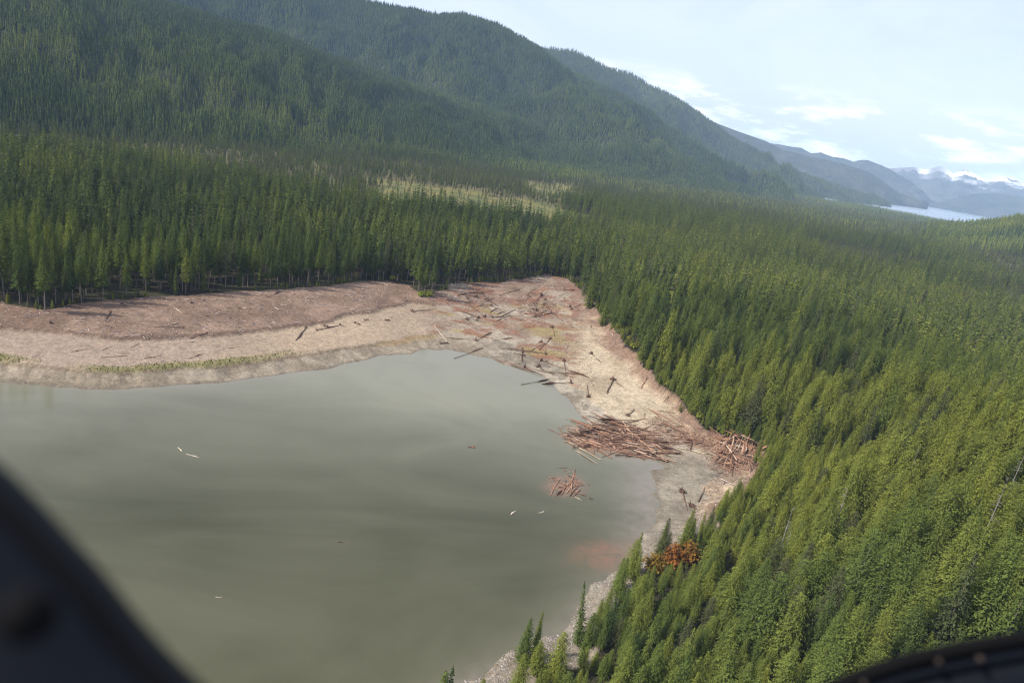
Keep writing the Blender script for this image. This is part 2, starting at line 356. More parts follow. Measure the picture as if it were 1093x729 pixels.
# ------------------------------------------------------------------ ground sheet (polar grid round the camera's foot point)
def build_ground():
    az = np.concatenate([np.arange(-180, -50, 3.0), np.arange(-50, 50, 0.2), np.arange(50, 180, 3.0)]) * math.pi / 180
    r = [0.5, 20, 40, 60, 75]
    while r[-1] < 9500:
        q = r[-1]; r.append(q * (1.0065 if q < 120 else 1.0042 if q < 560 else 1.014))
    r = np.array(r); A, R = np.meshgrid(az, r, indexing='ij')
    x = R * np.sin(A); y = R * np.cos(A); h, zone, t, s = terrain(x, y)
    D = R
    mk, gr = musk(x, y, h)
    n1 = fbm(x / 14, y / 14, 71, 4); n2 = fbm(x / 4, y / 4, 72, 3); n3 = fbm(x / 45, y / 45, 73, 3)
    u, v, _ = proj(np.stack([x, y, h], -1))
    def C(*c): return np.array(c)
    def lerp(a, b, f): return a + (b - a) * np.clip(f, 0, 1)[..., None]
    col = np.zeros(x.shape + (3,)); deb = np.zeros(x.shape)
    # forest floor, bog
    ff = lerp(C(.026, .022, .013), C(.045, .042, .018), n1 + .5)
    bog = lerp(C(.09, .088, .038), C(.15, .125, .052), n1 * 1.4 + .5)
    bog = np.where((gr > 0)[..., None], lerp(C(.08, .095, .03), C(.165, .14, .042), n1 * 1.7 + .5), bog)
    ff = ff + (bog - ff) * mk[..., None]
    # forest rim: a band of moss and brush
    ff = np.where((zone == 4)[..., None], ff, 0)
    col += ff
    # debris zone
    left = sstep(-u, -470, -400)                        # 1 on the left terrace
    c3 = lerp(C(.19, .13, .10), C(.30, .215, .17), n1 * 1.3 + n2 * .5 + .45)
    c3 = lerp(c3, C(.33, .29, .24), (n3 - .05) * 2.2 * (1 - left))
    sandb = sstep(u, 610, 640) * (v > 300)
    c3 = lerp(c3, lerp(C(.25, .17, .13), C(.46, .38, .29), t * -2.0 + 1.35 + n1 * 1.4 + n2 * .6), sandb)
    col = np.where((zone == 3)[..., None], c3, col)
    deb = np.where(zone == 3, np.clip(0.8 + n3 * .8, 0.2, 1) * (1 - .6 * sandb), deb)
    # terrace: sand
    c2 = lerp(C(.36, .29, .225), C(.44, .355, .275), n3 * 1.3 + n2 * .35 + .5)
    pinkb = sstep(-u, -330, -150)
    c2 = lerp(c2, C(.34, .275, .235), pinkb * .8)
    delta = sstep(u, 440, 480) * (1 - sstep(u, 590, 640)) * (1 - sstep(v, 410, 440))
    c2 = lerp(c2, lerp(C(.26, .20, .155), C(.42, .38, .32), n1 * 1.6 + n2 * .5 + .4), delta)
    ochre = delta * sstep(fbm(x / 20, y / 12, 77, 3), .1, .35); c2 = lerp(c2, C(.29, .235, .10), ochre * .8)
    sb2 = sstep(u, 590, 640) * (1 - sstep(v, 455, 470))
    c2 = lerp(c2, lerp(C(.36, .30, .225), C(.52, .45, .35), n1 * 1.5 + n2 * .7 + .5), sb2)
    low = sstep(v, 455, 470) * sstep(u, 600, 650)
    c2 = lerp(c2, lerp(C(.24, .19, .15), C(.34, .27, .20), n1 + .5), low)
    col = np.where((zone == 2)[..., None], c2, col)
    deb = np.where(zone == 2, np.clip(delta * (.45 + n3), 0, .8) + low * .4 + .05, deb)
    redp = delta * sstep(fbm(x / 8, y / 5, 78, 4), .02, .30); c2r = lerp(c2, C(.25, .125, .08), redp * .85)
    col = np.where((zone == 2)[..., None], c2r, col)
    redq = (zone == 3) * (1 - sstep(v, 340, 360)) * sstep(u, 450, 480) * (1 - sstep(u, 605, 640)) * sstep(fbm(x / 9, y / 6, 79, 4), -.02, .25)
    col = lerp(col, C(.24, .12, .078), redq * .8)
    # grass strip along the left cut bank
    grs = (zone == 2) * sstep(.20 - t + n1 * .10 + .06 * sstep(-u, -200, 0), 0, .08) * (1 - sstep(u, 230, 350)) * sstep(n3 + n1 * .6, -.5, .0)
    col = lerp(col, lerp(C(.17, .17, .07), C(.26, .235, .11), n2 + .5), grs * .85)
    # brown eroded face under the grass strip
    eros = (zone == 1) * sstep(t, .86, .97); 
    # beach mud: greyish, wetter towards the water, pale gully ribs
    c1 = lerp(C(.25, .215, .17), C(.355, .315, .26), fbm(s / 1.7 + t * 2, t * 1.2, 81, 4) * 1.8 + fbm(s / 9, t, 82, 2) + .45)
    wet = 1 - sstep(t + n1 * .15, .03, .22)
    och = sstep(u, 385, 415) * (1 - sstep(u, 455, 480)) * sstep(t, .5, .8); c1 = lerp(c1, C(.30, .22, .12), och * .8)
    dl = sstep(u, 500, 540) * (1 - sstep(v, 440, 470)); c1 = lerp(c1, lerp(C(.22, .195, .16), C(.42, .385, .33), n1 * 1.8 + n2 * .9 + .4), dl)
    rk = sstep(v, 480, 500) * sstep(u, 560, 600)
    c1 = lerp(c1, lerp(C(.20, .18, .15), C(.32, .295, .25), n1 + n2 * .8 + .4), rk)
    c1 = lerp(c1, C(.20, .175, .14), wet * .8)
    c1 = lerp(c1, C(.20, .15, .10), eros * .7 * (1 - sstep(u, 380, 430)))
    col = np.where((zone == 1)[..., None], c1, col)
    deb = np.where(zone == 1, .10 + rk * .25, deb)
    col = np.where((zone == 0)[..., None], C(.18, .16, .13), col)
    mat = np.exp(-((((u - 664) + (v - 468) * .6) / 46) ** 2 + ((v - 466 - (u - 664) * .12) / 13) ** 2) ** 2) + np.exp(-(((u - 790) / 34) ** 2 + ((v - 484) / 22) ** 2) ** 2)
    band_ = np.exp(-(((u - 730) / 34) ** 2 + ((v - 463 - (u - 730) * .35) / 9) ** 2) ** 2)
    col = np.where((zone < 4)[..., None], lerp(col, lerp(C(.22, .13, .092), C(.34, .22, .155), n2 + .5), np.clip(mat + band_, 0, 1) * sstep(n1 + n2 * .5, -.6, .1) * .9), col)
    nearr = sstep(v, 535, 570) * sstep(u, 440, 470) * ((zone == 2) | (zone == 3)); col = lerp(col, lerp(C(.20, .175, .145), C(.34, .305, .26), n1 + n2 * .7 + .4), nearr)
    # scarp lip at the foot of the debris zone
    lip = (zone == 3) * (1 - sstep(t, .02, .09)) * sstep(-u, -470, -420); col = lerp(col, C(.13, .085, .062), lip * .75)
    col = np.where((zone != 4)[..., None], col * np.array([.80, .755, .665]), col)
    na, nr = A.shape; idx = np.arange(na * nr).reshape(na, nr)
    nx = np.roll(idx, -1, 0)
    q = np.stack([idx[:, :-1], idx[:, 1:], nx[:, 1:], nx[:, :-1]], -1).reshape(-1, 4)
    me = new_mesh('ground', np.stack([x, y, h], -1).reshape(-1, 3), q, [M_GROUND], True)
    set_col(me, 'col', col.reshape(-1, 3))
    a = me.attributes.new('deb', 'FLOAT', 'POINT'); a.data.foreach_set('value', deb.astype(np.float32).ravel())
    return link('ground', me, kind='structure', label='bare mud, sand and forest floor around the lake')
build_ground()

def build_lake():
    xs = np.arange(-540, 110, 2.5); ys = np.arange(-30, 345, 2.5); X, Y = np.meshgrid(xs, ys, indexing='ij')
    ins = inpoly(X, Y, closed(L0, 3)); d0, _, s0 = dpoly(X, Y, L0)
    keep = ins | (d0 < 13)
    u, v, _ = proj(np.stack([X, Y, X * 0], -1))
    n = fbm(X / 40, Y / 40, 91, 4)
    silt_sheen = .14 + .38 * sstep(-v, -560, -400) + .25 * np.exp(-d0 / 14) + n * .12
    silt_sheen += .72 * np.exp(-(((u - 490) / 130) ** 2 + ((v - 405) / 40) ** 2)) + .2 * sstep(u, 380, 640) * sstep(-v, -560, -470)  # pale cloud reflection at the lake head, painted in with the silt colour
    bed = np.exp(-d0 / 3.0) * .75 + .8 * sstep(u + n * 25, 625, 695) * sstep(v, 455, 500) * (1 - sstep(v, 575, 610)) * sstep(1.0 - d0 / 24, 0, 1)
    red = np.exp(-(((u - 648) / 36) ** 2 + ((v - 592) / 17) ** 2) ** 1.3)
    red = np.maximum(red, .7 * np.exp(-(((u - 678) / 18) ** 2 + ((v - 588) / 13) ** 2)))
    matw = np.exp(-((((u - 655) + (v - 470) * .6) / 50) ** 2 + ((v - 470 - (u - 655) * .12) / 15) ** 2) ** 2) + .9 * np.exp(-(((u - 603) / 21) ** 2 + ((v - 519) / 11) ** 2) ** 2)
    n_x, n_y = X.shape; idx = np.arange(n_x * n_y).reshape(n_x, n_y)
    kq = keep[:-1, :-1] & keep[1:, :-1] & keep[1:, 1:] & keep[:-1, 1:]
    q = np.stack([idx[:-1, :-1], idx[1:, :-1], idx[1:, 1:], idx[:-1, 1:]], -1)[kq]
    used = np.unique(q); mp = np.full(n_x * n_y, -1); mp[used] = np.arange(len(used)); q = mp[q]
    V = np.stack([X, Y, X * 0], -1).reshape(-1, 3)[used]
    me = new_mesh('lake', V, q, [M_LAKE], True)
    for nm, val in (('silt_sheen', silt_sheen), ('bed', bed), ('red', red), ('mat', matw)):
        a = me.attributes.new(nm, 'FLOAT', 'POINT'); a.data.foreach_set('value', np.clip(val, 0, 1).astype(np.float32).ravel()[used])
    link('lake', me, kind='structure', label='silty grey green lake with a red stain near the right shore')
build_lake()
def build_fjord():
    V = [(-500, 4300, -40), (9000, 2500, -40), (14500, 9000, -40), (1500, 13500, -40)]
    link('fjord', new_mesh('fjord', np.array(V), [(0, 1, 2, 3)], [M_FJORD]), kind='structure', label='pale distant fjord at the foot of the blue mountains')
build_fjord()

# ------------------------------------------------------------------ mountains: crest and foot lines seen in the photo, set at their distances
class Ridge:
    def __init__(s, crest, foot, back, seed, rough, drop=0.0, shape=0.95, zfoot=-8, wave=(260, 700)):
        c = np.array(crest, float); p = Q(c[:, 0], c[:, 1], c[:, 2]); p[:, 2] -= drop
        az = np.arctan2(p[:, 0], p[:, 1]); o = np.argsort(az); s.caz = az[o]; s.cz = p[o, 2]; s.cD = c[o, 2]
        f = np.array(foot, float); pf = Q(f[:, 0], f[:, 1], f[:, 2]); a2 = np.arctan2(pf[:, 0], pf[:, 1]); o = np.argsort(a2)
        s.faz = a2[o]; s.fD = f[o, 2]; s.back = back; s.seed = seed; s.rough = rough; s.shape = shape; s.zf = zfoot; s.wave = wave
        s.a0, s.a1 = s.caz[0], s.caz[-1]
    def crest(s, az): return np.interp(az, s.caz, s.cD), np.interp(az, s.caz, s.cz), np.interp(az, s.faz, s.fD)
    def z(s, az, D):
        Dc, zc, Df = s.crest(az); u = (D - Df) / np.maximum(Dc - Df, 1)
        x = D * np.sin(az); y = D * np.cos(az)
        uf = np.clip(u, 0, 1); env = np.sin(np.pi * np.clip(uf, 0, 1)) ** 0.8
        w1, w2 = s.wave
        spur = 1 - np.abs(fbm(az * 2600 / w1 * 1.3 + fbm(x / w2, y / w2, s.seed + 5, 2) * .8, D / w2, s.seed, 4)) * 2
        zz = s.zf + (zc - s.zf) * uf ** s.shape + env * s.rough * (spur * .75 - .3) + env * s.rough * .35 * fbm(x / 90, y / 90, s.seed + 9, 3)
        b = np.clip((D - Dc) / s.back, 0, 1.5)
        zz = np.where(u > 1, zc - (zc - s.zf) * b ** 1.2 , zz)
        return zz
    def mesh(s, name, mat, na, nu, label, post=None):
        az = np.linspace(s.a0, s.a1, na); u = np.concatenate([np.linspace(0, 1, nu), 1 + np.linspace(.08, 1, 14)])
        A, U = np.meshgrid(az, u, indexing='ij'); Dc, zc, Df = s.crest(A)
        D = np.where(U <= 1, Df + (Dc - Df) * U, Dc + (U - 1) * s.back)
        Z = s.z(A, D); V = np.stack([D * np.sin(A), D * np.cos(A), Z], -1)
        n0, n1 = A.shape; idx = np.arange(n0 * n1).reshape(n0, n1)
        q = np.stack([idx[:-1, :-1], idx[:-1, 1:], idx[1:, 1:], idx[1:, :-1]], -1).reshape(-1, 4)
        me = new_mesh(name, V.reshape(-1, 3), q, [mat], True)
        if post: post(me, V.reshape(-1, 3), U.ravel(), A.ravel())
        return link(name, me, kind='structure', label=label)
RA = Ridge([(-420,-150,1750),(-250,-110,1850),(-80,-72,1950),(60,-40,2050),(190,2,2150),(240,18,2180),(290,30,2220),(350,55,2300),(420,80,2350),(470,97,2420),(520,112,2500),(580,134,2600),(640,158,2750),(700,178,2900),(780,204,3050)],
           [(-420,60,850),(0,130,950),(150,140,1000),(300,160,1130),(420,172,1350),(520,178,1650),(640,190,2050),(780,207,2500)], 700, 11, 60, 20, 0.95, -4, (170, 420))
RB = Ridge([(60,-70,3200),(250,-28,3300),(400,0,3400),(440,9,3420),(470,14,3440),(495,13,3460),(530,24,3500),(560,40,3520),(578,52,3540),(600,70,3560),(630,84,3580),(665,101,3620),(690,119,3680),(720,142,3760),(750,162,3840),(775,178,3900),(805,201,4000),(845,215,4150)],
           [(60,100,2600),(400,170,2500),(560,180,2300),(660,190,2250),(750,204,2500),(800,212,2900),(845,217,3300)], 1300, 23, 160, 18, 0.9, -18, (330, 800))
RC = Ridge([(500,44,4700),(560,47,4800),(580,51,4850),(612,55,4950),(630,62,5000),(645,71,5050),(670,78,5100),(690,88,5150),(715,102,5250),(735,115,5350),(756,129,5450),(790,155,5600),(830,177,5750),(870,192,5950),(900,201,6050),(935,213,6150),(956,222,6230)],
           [(500,150,4000),(640,180,3700),(740,200,3500),(830,208,3900),(900,215,4900),(956,223,6050)], 1500, 35, 170, 12, 0.9, -46, (450, 1000))
RD = Ridge([(700,112,7000),(758,129,7100),(789,141,7150),(818,151,7200),(835,160,7250),(860,166,7300),(900,175,7350),(926,183,7400),(941,192,7450),(958,205,7500),(978,216,7550),(990,222.5,7600)],
           [(700,190,6000),(830,205,6300),(940,218,6700),(990,222.6,7450)], 1500, 47, 130, 0, 0.9, -46, (600, 1400))
RE_ = Ridge([(780,150,9600),(830,154,9700),(845,157,9700),(855,158,9720),(866,164,9750),(876,163,9770),(889,168,9800),(900,169,9800),(911,173,9850),(918,171,9850),(926,171,9900),(942,177,9900),(951,182,9950),(971,194,10000),(983,205,10050),(990,214,10080),(996,222,10100)],
           [(780,200,8600),(900,210,8700),(996,223,8800)], 1500, 59, 150, 0, 0.9, -46, (700, 1500))
RF = Ridge([(900,190.5,12800),(935,182.5,12900),(951,180.0,13000),(975,178.5,13000),(987,181.5,13000),(996,179.5,13000),(1003,177.5,13050),(1012,181.5,13050),(1018,186.0,13100),(1026,182.5,13100),(1032,180.5,13150),(1040,186.0,13200),(1048,190.5,13200),(1053,193.0,13250),(1060,191.5,13300),(1068,190.0,13300),(1075,189.5,13350),(1084,192.5,13400),(1093,195.5,13400),(1120,196.5,13500),(1200,206.5,13700),(1320,223.5,14000)],
           [(900,215,9300),(990,222,9200),(1053,232,9100),(1093,238,9050),(1320,275,9000)], 1500, 71, 170, 0, 0.85, -46, (600, 1500))
RG = Ridge([(985,222,9000),(1010,214,9300),(1040,207,9600),(1070,207,9700),(1093,211,9700),(1140,214,9700),(1320,250,9700)],
           [(985,223,8950),(1053,232,8850),(1093,238,8800),(1320,276,8750)], 1200, 83, 60, 0, 0.9, -46, (700, 1500))
RA.mesh('forested_mountain', M_HILL, 260, 90, 'dark forested lower mountain slope rising behind the valley on the left')
RB.mesh('forested_mountain', M_HILL, 260, 90, 'steep rounded forested mountain with a bare skyline behind the left slope')
RC.mesh('forested_mountain', M_HILL, 220, 70, 'long hazy green ridge running down to the fjord point')
RD.mesh('far_mountain', M_FAR, 160, 50, 'blue hazy ridge dropping to the fjord behind the green one')
RE_.mesh('far_mountain', M_FAR, 160, 50, 'pale blue jagged ridge above the head of the fjord')
def snowpost(me, V, U, A):
    px, py, _ = proj(V); n = fbm(V[:, 0] / 420, V[:, 2] / 110 + V[:, 1] / 900, 5, 4)
    h = V[:, 2]; line_ = 520 + n * 150
    big = np.exp(-((px - 1031) / 17) ** 2) + .8 * np.exp(-((px - 1080) / 17) ** 2) + .35 * np.exp(-((px - 986) / 6) ** 2)
    s = sstep(U + n * .22, .55, .75) * np.clip(big * 2.2, 0, 1) * sstep(n, -.4, .0)
    r = sstep(U + n * .25, .55, .85)
    for nm, val in (('snow', np.clip(s * 1.2, 0, 1)), ('rock', r)):
        a = me.attributes.new(nm, 'FLOAT', 'POINT'); a.data.foreach_set('value', val.astype(np.float32))
RF.mesh('snowy_mountain', M_SNOWY, 300, 80, 'far blue mountain range with snow patches at the right edge', snowpost)
RG.mesh('far_mountain', M_FAR, 120, 40, 'low blue hill below the snowy range on the far fjord shore')
# ------------------------------------------------------------------ tree materials
def m_foliage():
    k = MT('conifer_needles'); t = k.attr('tint', 'INSTANCER').outputs['Fac']
    c = k.ramp(t, [(0.0, (.19, .17, .145)), (.15, (.115, .118, .058)), (.3, (.052, .078, .029)), (.5, (.112, .148, .037)), (.72, (.185, .205, .043)), (.88, (.23, .25, .045)), (.94, (.25, .14, .032)), (1.0, (.24, .07, .022))])
    isl = k.n('ShaderNodeNewGeometry').outputs['Random Per Island']
    n = k.noise(k.obj(), 0.45, 3, 0.6)
    f = k.mul(k.mr(isl, 0, 1, .76, 1.26), k.mr(n, .3, .7, .72, 1.25))
    cc = k.n('ShaderNodeCombineColor')
    for i in range(3): k.l(f, cc.inputs[i])
    c = k.mix(1.0, c, cc.outputs[0], 'MULTIPLY')
    N = k.N; N.remove(k.b); out = [n_ for n_ in N if n_.bl_idname == 'ShaderNodeOutputMaterial'][0]
    d = k.n('ShaderNodeBsdfDiffuse'); tr = k.n('ShaderNodeBsdfTranslucent'); mx = k.n('ShaderNodeMixShader'); mx.inputs[0].default_value = .36
    k.l(c, d.inputs[0]); k.l(k.mix(1.0, c, (1.15, 1.2, .6), 'MULTIPLY'), tr.inputs[0]); k.l(d.outputs[0], mx.inputs[1]); k.l(tr.outputs[0], mx.inputs[2]); k.l(mx.outputs[0], out.inputs[0])
    return k.m
def m_bark(name, a, b):
    k = MT(name); n = k.noise(k.obj(), 1.6, 5, .65); k.base(k.mix(k.mr(n, .35, .65, 0, 1), a, b)); k.spec(.15); k.bump(n, .5, .1); return k.m
M_LEAF = m_foliage()
M_BARK = m_bark('conifer_bark', (.10, .078, .06), (.26, .215, .18))
M_SNAG = m_bark('weathered_wood', (.13, .12, .105), (.29, .27, .24))

# ------------------------------------------------------------------ tree meshes
def tube(p, r, n=6):
    """tapered tube along points p with radii r -> verts, quads"""
    p = np.asarray(p, float); V = []; Fq = []
    for i in range(len(p)):
        d = p[min(i + 1, len(p) - 1)] - p[max(i - 1, 0)]; d = d / (np.linalg.norm(d) + 1e-9)
        a = np.cross(d, [0, 0, 1.0]) if abs(d[2]) < .9 else np.cross(d, [1.0, 0, 0]); a /= np.linalg.norm(a); b = np.cross(d, a)
        for j in range(n):
            t = 2 * math.pi * j / n; V.append(p[i] + r[i] * (a * math.cos(t) + b * math.sin(t)))
    for i in range(len(p) - 1):
        for j in range(n):
            k = (j + 1) % n; Fq.append((i * n + j, i * n + k, (i + 1) * n + k, (i + 1) * n + j))
    return np.array(V), Fq
class Acc:
    def __init__(s): s.V = []; s.F = []; s.n = 0
    def add(s, V, Fq):
        s.V.append(np.asarray(V)); s.F += [tuple(i + s.n for i in f) for f in Fq]; s.n += len(V)
    def tube(s, p, r, n=6, cap=True):
        V, Fq = tube(p, r, n); s.add(V, Fq)
        if cap: s.F.append(tuple(range(s.n - n, s.n))); s.F.append(tuple(range(s.n - len(V), s.n - len(V) + n))[::-1])
    def mesh(s, name, mat, smooth=False): return new_mesh(name, np.vstack(s.V), s.F, [mat], smooth)

def crown_quads(seed, Ht, cb, R, nw, per, k, leaf, prof=.85, droop=.35, bush=.0, thin=0.0):
    g = np.random.default_rng(seed); V = []
    for i in range(nw):
        t = (i + g.uniform(-.3, .3)) / nw; t = min(max(t, 0), .995)
        z0 = cb + (Ht - cb) * t
        env = (1 - t) ** prof * (0.66 + .34 * min(1, t * 5)) 
        rad = R * env * g.uniform(.78, 1.15) + .22
        nb = max(3, int(round(per * (.45 + .55 * (1 - t)))))
        a0 = g.uniform(0, 6.28)
        for b in range(nb):
            if g.random() < thin: continue
            a = a0 + 6.283 * b / nb + g.uniform(-.35, .35); ln = rad * g.uniform(.6, 1.18)
            dv = np.array([math.cos(a), math.sin(a), 0]); sd_ = np.array([-dv[1], dv[0], 0])
            m = max(3, int(round(k * (.35 + .65 * ln / R))))
            for q in range(m):
                s = (q + g.uniform(.2, .95)) / m; s = max(s, .12)
                wid = ln * .30 * (1.15 - s) + .15
                c = dv * ln * s + sd_ * g.uniform(-1, 1) * wid
                c[2] = z0 + ln * (.14 * s - droop * s * s) + g.uniform(-.12, .14) * (1 + bush * 4)
                l = leaf * g.uniform(.7, 1.35) * (.65 + .45 * (1 - t))
                ax = dv * g.uniform(.5, 1) + sd_ * g.uniform(-.7, .7) + np.array([0, 0, g.uniform(-.75, .15)]); ax /= np.linalg.norm(ax)
                bx = np.cross(ax, [0, 0, 1.0]) + np.array([0, 0, g.uniform(-.6, .6)]); bx /= np.linalg.norm(bx) + 1e-9
                w = l * g.uniform(.30, .5)
                V += [c - ax * l * .5, c + bx * w + ax * l * .05, c + ax * l * .62 + np.array([0, 0, -.12 * l]), c - bx * w + ax * l * .05]
    for q in range(10):                                   # leader shoot
        a = g.uniform(0, 6.28); c = np.array([0, 0, Ht - q * .13]); dv = np.array([math.cos(a), math.sin(a), .5]); w = .1 + .02 * q
        V += [c, c + dv * w + np.array([0, 0, .1]), c + np.array([0, 0, .45]), c - dv * w * .5]
    V = np.array(V); return V, np.arange(len(V)).reshape(-1, 4)
def trunk_geo(seed, Ht, rb, cb, dead=10, n=7, lean=.25):
    g = np.random.default_rng(seed + 999); A = Acc()
    zs = np.array([-1.2, 0, .6, Ht * .2, Ht * .45, Ht * .7, Ht * .96]); r = rb * np.array([1.5, 1.35, 1.0, .86, .62, .36, .05])
    off = np.cumsum(g.normal(0, lean * .3, (7, 2)), 0); off[:3] = 0
    A.tube(np.column_stack([off, zs]), r, n)
    for q in range(dead):
        z = g.uniform(.12 * Ht, max(cb + 1, .3 * Ht)); a = g.uniform(0, 6.28); l = g.uniform(.5, 2.0)
        d = np.array([math.cos(a) * l, math.sin(a) * l, g.uniform(-.4, .2)]); p0 = np.array([0, 0, z])
        A.tube([p0, p0 + d * .5 + [0, 0, .1], p0 + d], [.06, .04, .015], 3, False)
    return A
SPEC = {   # seed, height, crown base, radius, whorls, per, k, leaf, prof, droop, thin
    'full':  [dict(Ht=h, cb=cb, R=r, nw=nw_, per=12, k=22, leaf=.42, prof=p, droop=dr, thin=th) for h, cb, r, p, dr, th, nw_ in ((21, 1.6, 4.7, .50, .30, .04, 38), (24, 2, 4.5, .56, .38, .06, 40), (19, 1.2, 4.6, .45, .26, .04, 34), (22, 1.8, 4.2, .62, .42, .1, 38), (17, 1, 4.4, .42, .20, .03, 32), (25, 4, 3.7, .8, .5, .28, 36))],
    'stand': [dict(Ht=h, cb=cb, R=r, nw=30, per=10, k=17, leaf=.47, prof=p, droop=dr, thin=.10) for h, cb, r, p, dr in ((27, 9, 3.4, .58, .30), (29, 10.5, 3.2, .64, .36), (25, 7, 3.5, .55, .28))],
    'spire': [dict(Ht=h, cb=1.5, R=r, nw=36, per=8, k=9, leaf=.5, prof=1.0, droop=.45, thin=.05) for h, r in ((24, 2.3), (20, 2.1))],
}
PROTO = {}
for kind, lst in SPEC.items():
    for i, s in enumerate(lst):
        V, q = crown_quads(100 + len(PROTO) * 7 + i, s['Ht'], s['cb'], s['R'], s['nw'], s['per'], s['k'], s['leaf'], s['prof'], s['droop'], 0, s['thin'])
        cm = new_mesh(kind + '_crown', V, q, [M_LEAF])
        A = trunk_geo(300 + i, s['Ht'], .0075 * s['Ht'] + .02, s['cb'], 14 if kind == 'stand' else 5)
        tm = A.mesh(kind + '_trunk', M_BARK, True)
        PROTO[(kind, i)] = (cm, tm, s['Ht'], (V, q), A)
def snag_acc(seed, Ht):
    g = np.random.default_rng(seed); A = trunk_geo(seed, Ht, .2, Ht * .8, 0, 6, .15)
    for q in range(34):
        z = g.uniform(.25, .97) * Ht; a = g.uniform(0, 6.28); l = (1.1 - z / Ht) * g.uniform(.8, 3.0) + .2
        d = np.array([math.cos(a) * l, math.sin(a) * l, g.uniform(-.25, .3) * l]); p0 = np.array([0, 0, z])
        A.tube([p0, p0 + d * .5 + [0, 0, .06], p0 + d], [.07, .045, .02], 3, False)
    return A
SNAGS = [snag_acc(50 + i, h) for i, h in enumerate((17, 14, 20))]
SNAG_ME = [a.mesh('snag_trunk', M_SNAG) for a in SNAGS]

# joined trees for the uncountable forest
def joined(name, parts):
    V = []; Fq = []; mi = []; n = 0; mats = []
    for v, f, m in parts:
        if m not in mats: mats.append(m)
        V.append(v); Fq += [tuple(int(a) + n for a in ff) for ff in f]; mi += [mats.index(m)] * len(f); n += len(v)
    return new_mesh(name, np.vstack(V), Fq, mats, False, mi)
def lod_mid(seed, Ht, cb, R, thin=.05):
    V, q = crown_quads(seed, Ht, cb, R, 15, 6, 6, 1.25, .72, .34, 0, thin)
    tv, tf = tube(np.array([[0, 0, -1], [0, 0, Ht * .4], [0, 0, Ht * .95]]), [.3, .24, .04], 5)
    return joined('mid_conifer', [(V, q, M_LEAF), (tv, tf, M_BARK)])
def lod_far(seed, Ht, cb, R):
    g = np.random.default_rng(seed); V = []; Fq = []; n = 0; T = 7
    for i in range(T):
        t = i / T; z = cb + (Ht - cb) * t; r = R * (1 - t) ** .8; top = min(Ht, z + (Ht - cb) / T * 1.9); m = 8
        ring = [(r * g.uniform(.5, 1.25) * math.cos(6.283 * j / m + i), r * g.uniform(.5, 1.25) * math.sin(6.283 * j / m + i), z - g.uniform(.1, 1.3)) for j in range(m)]
        V += ring + [(0, 0, top)]
        for j in range(m): Fq.append((n + j, n + (j + 1) % m, n + m, n + m))
        n += m + 1
    Fq = [f[:3] for f in Fq]
    tv, tf = tube(np.array([[0, 0, -1], [0, 0, Ht * .5]]), [.32, .2], 3)
    return joined('far_conifer', [(np.array(V), Fq, M_LEAF), (tv, tf, M_BARK)])
src = bpy.data.collections.new('forest_sources'); ORDER = []
def add_src(nm, me):
    o = bpy.data.objects.new('%02d_%s' % (len(ORDER), nm), me); src.objects.link(o); ORDER.append(nm)
for (kind, i), (cm, tm, Ht, (V, q), A) in PROTO.items():
    add_src(kind, joined('forest_' + kind, [(V, q, M_LEAF), (np.vstack(A.V), A.F, M_BARK)]))
for i, a in enumerate(SNAGS): add_src('snag', SNAG_ME[i])
for i, (h, cb, r) in enumerate(((26, 8, 2.9), (24, 6, 3.1), (28, 9, 2.8))): add_src('midstand', lod_mid(600 + i, h, cb, r))
for i, (h, cb, r) in enumerate(((23, 2, 3.5), (25, 3, 3.2), (20, 2, 3.3))): add_src('midfull', lod_mid(620 + i, h, cb, r))
for i, (h, cb, r) in enumerate(((24, 3, 3.2), (26, 4, 3.0), (21, 2, 3.3))): add_src('far', lod_far(640 + i, h, cb, r))
IDX = {}
for i, nm in enumerate(ORDER): IDX.setdefault(nm, []).append(i)

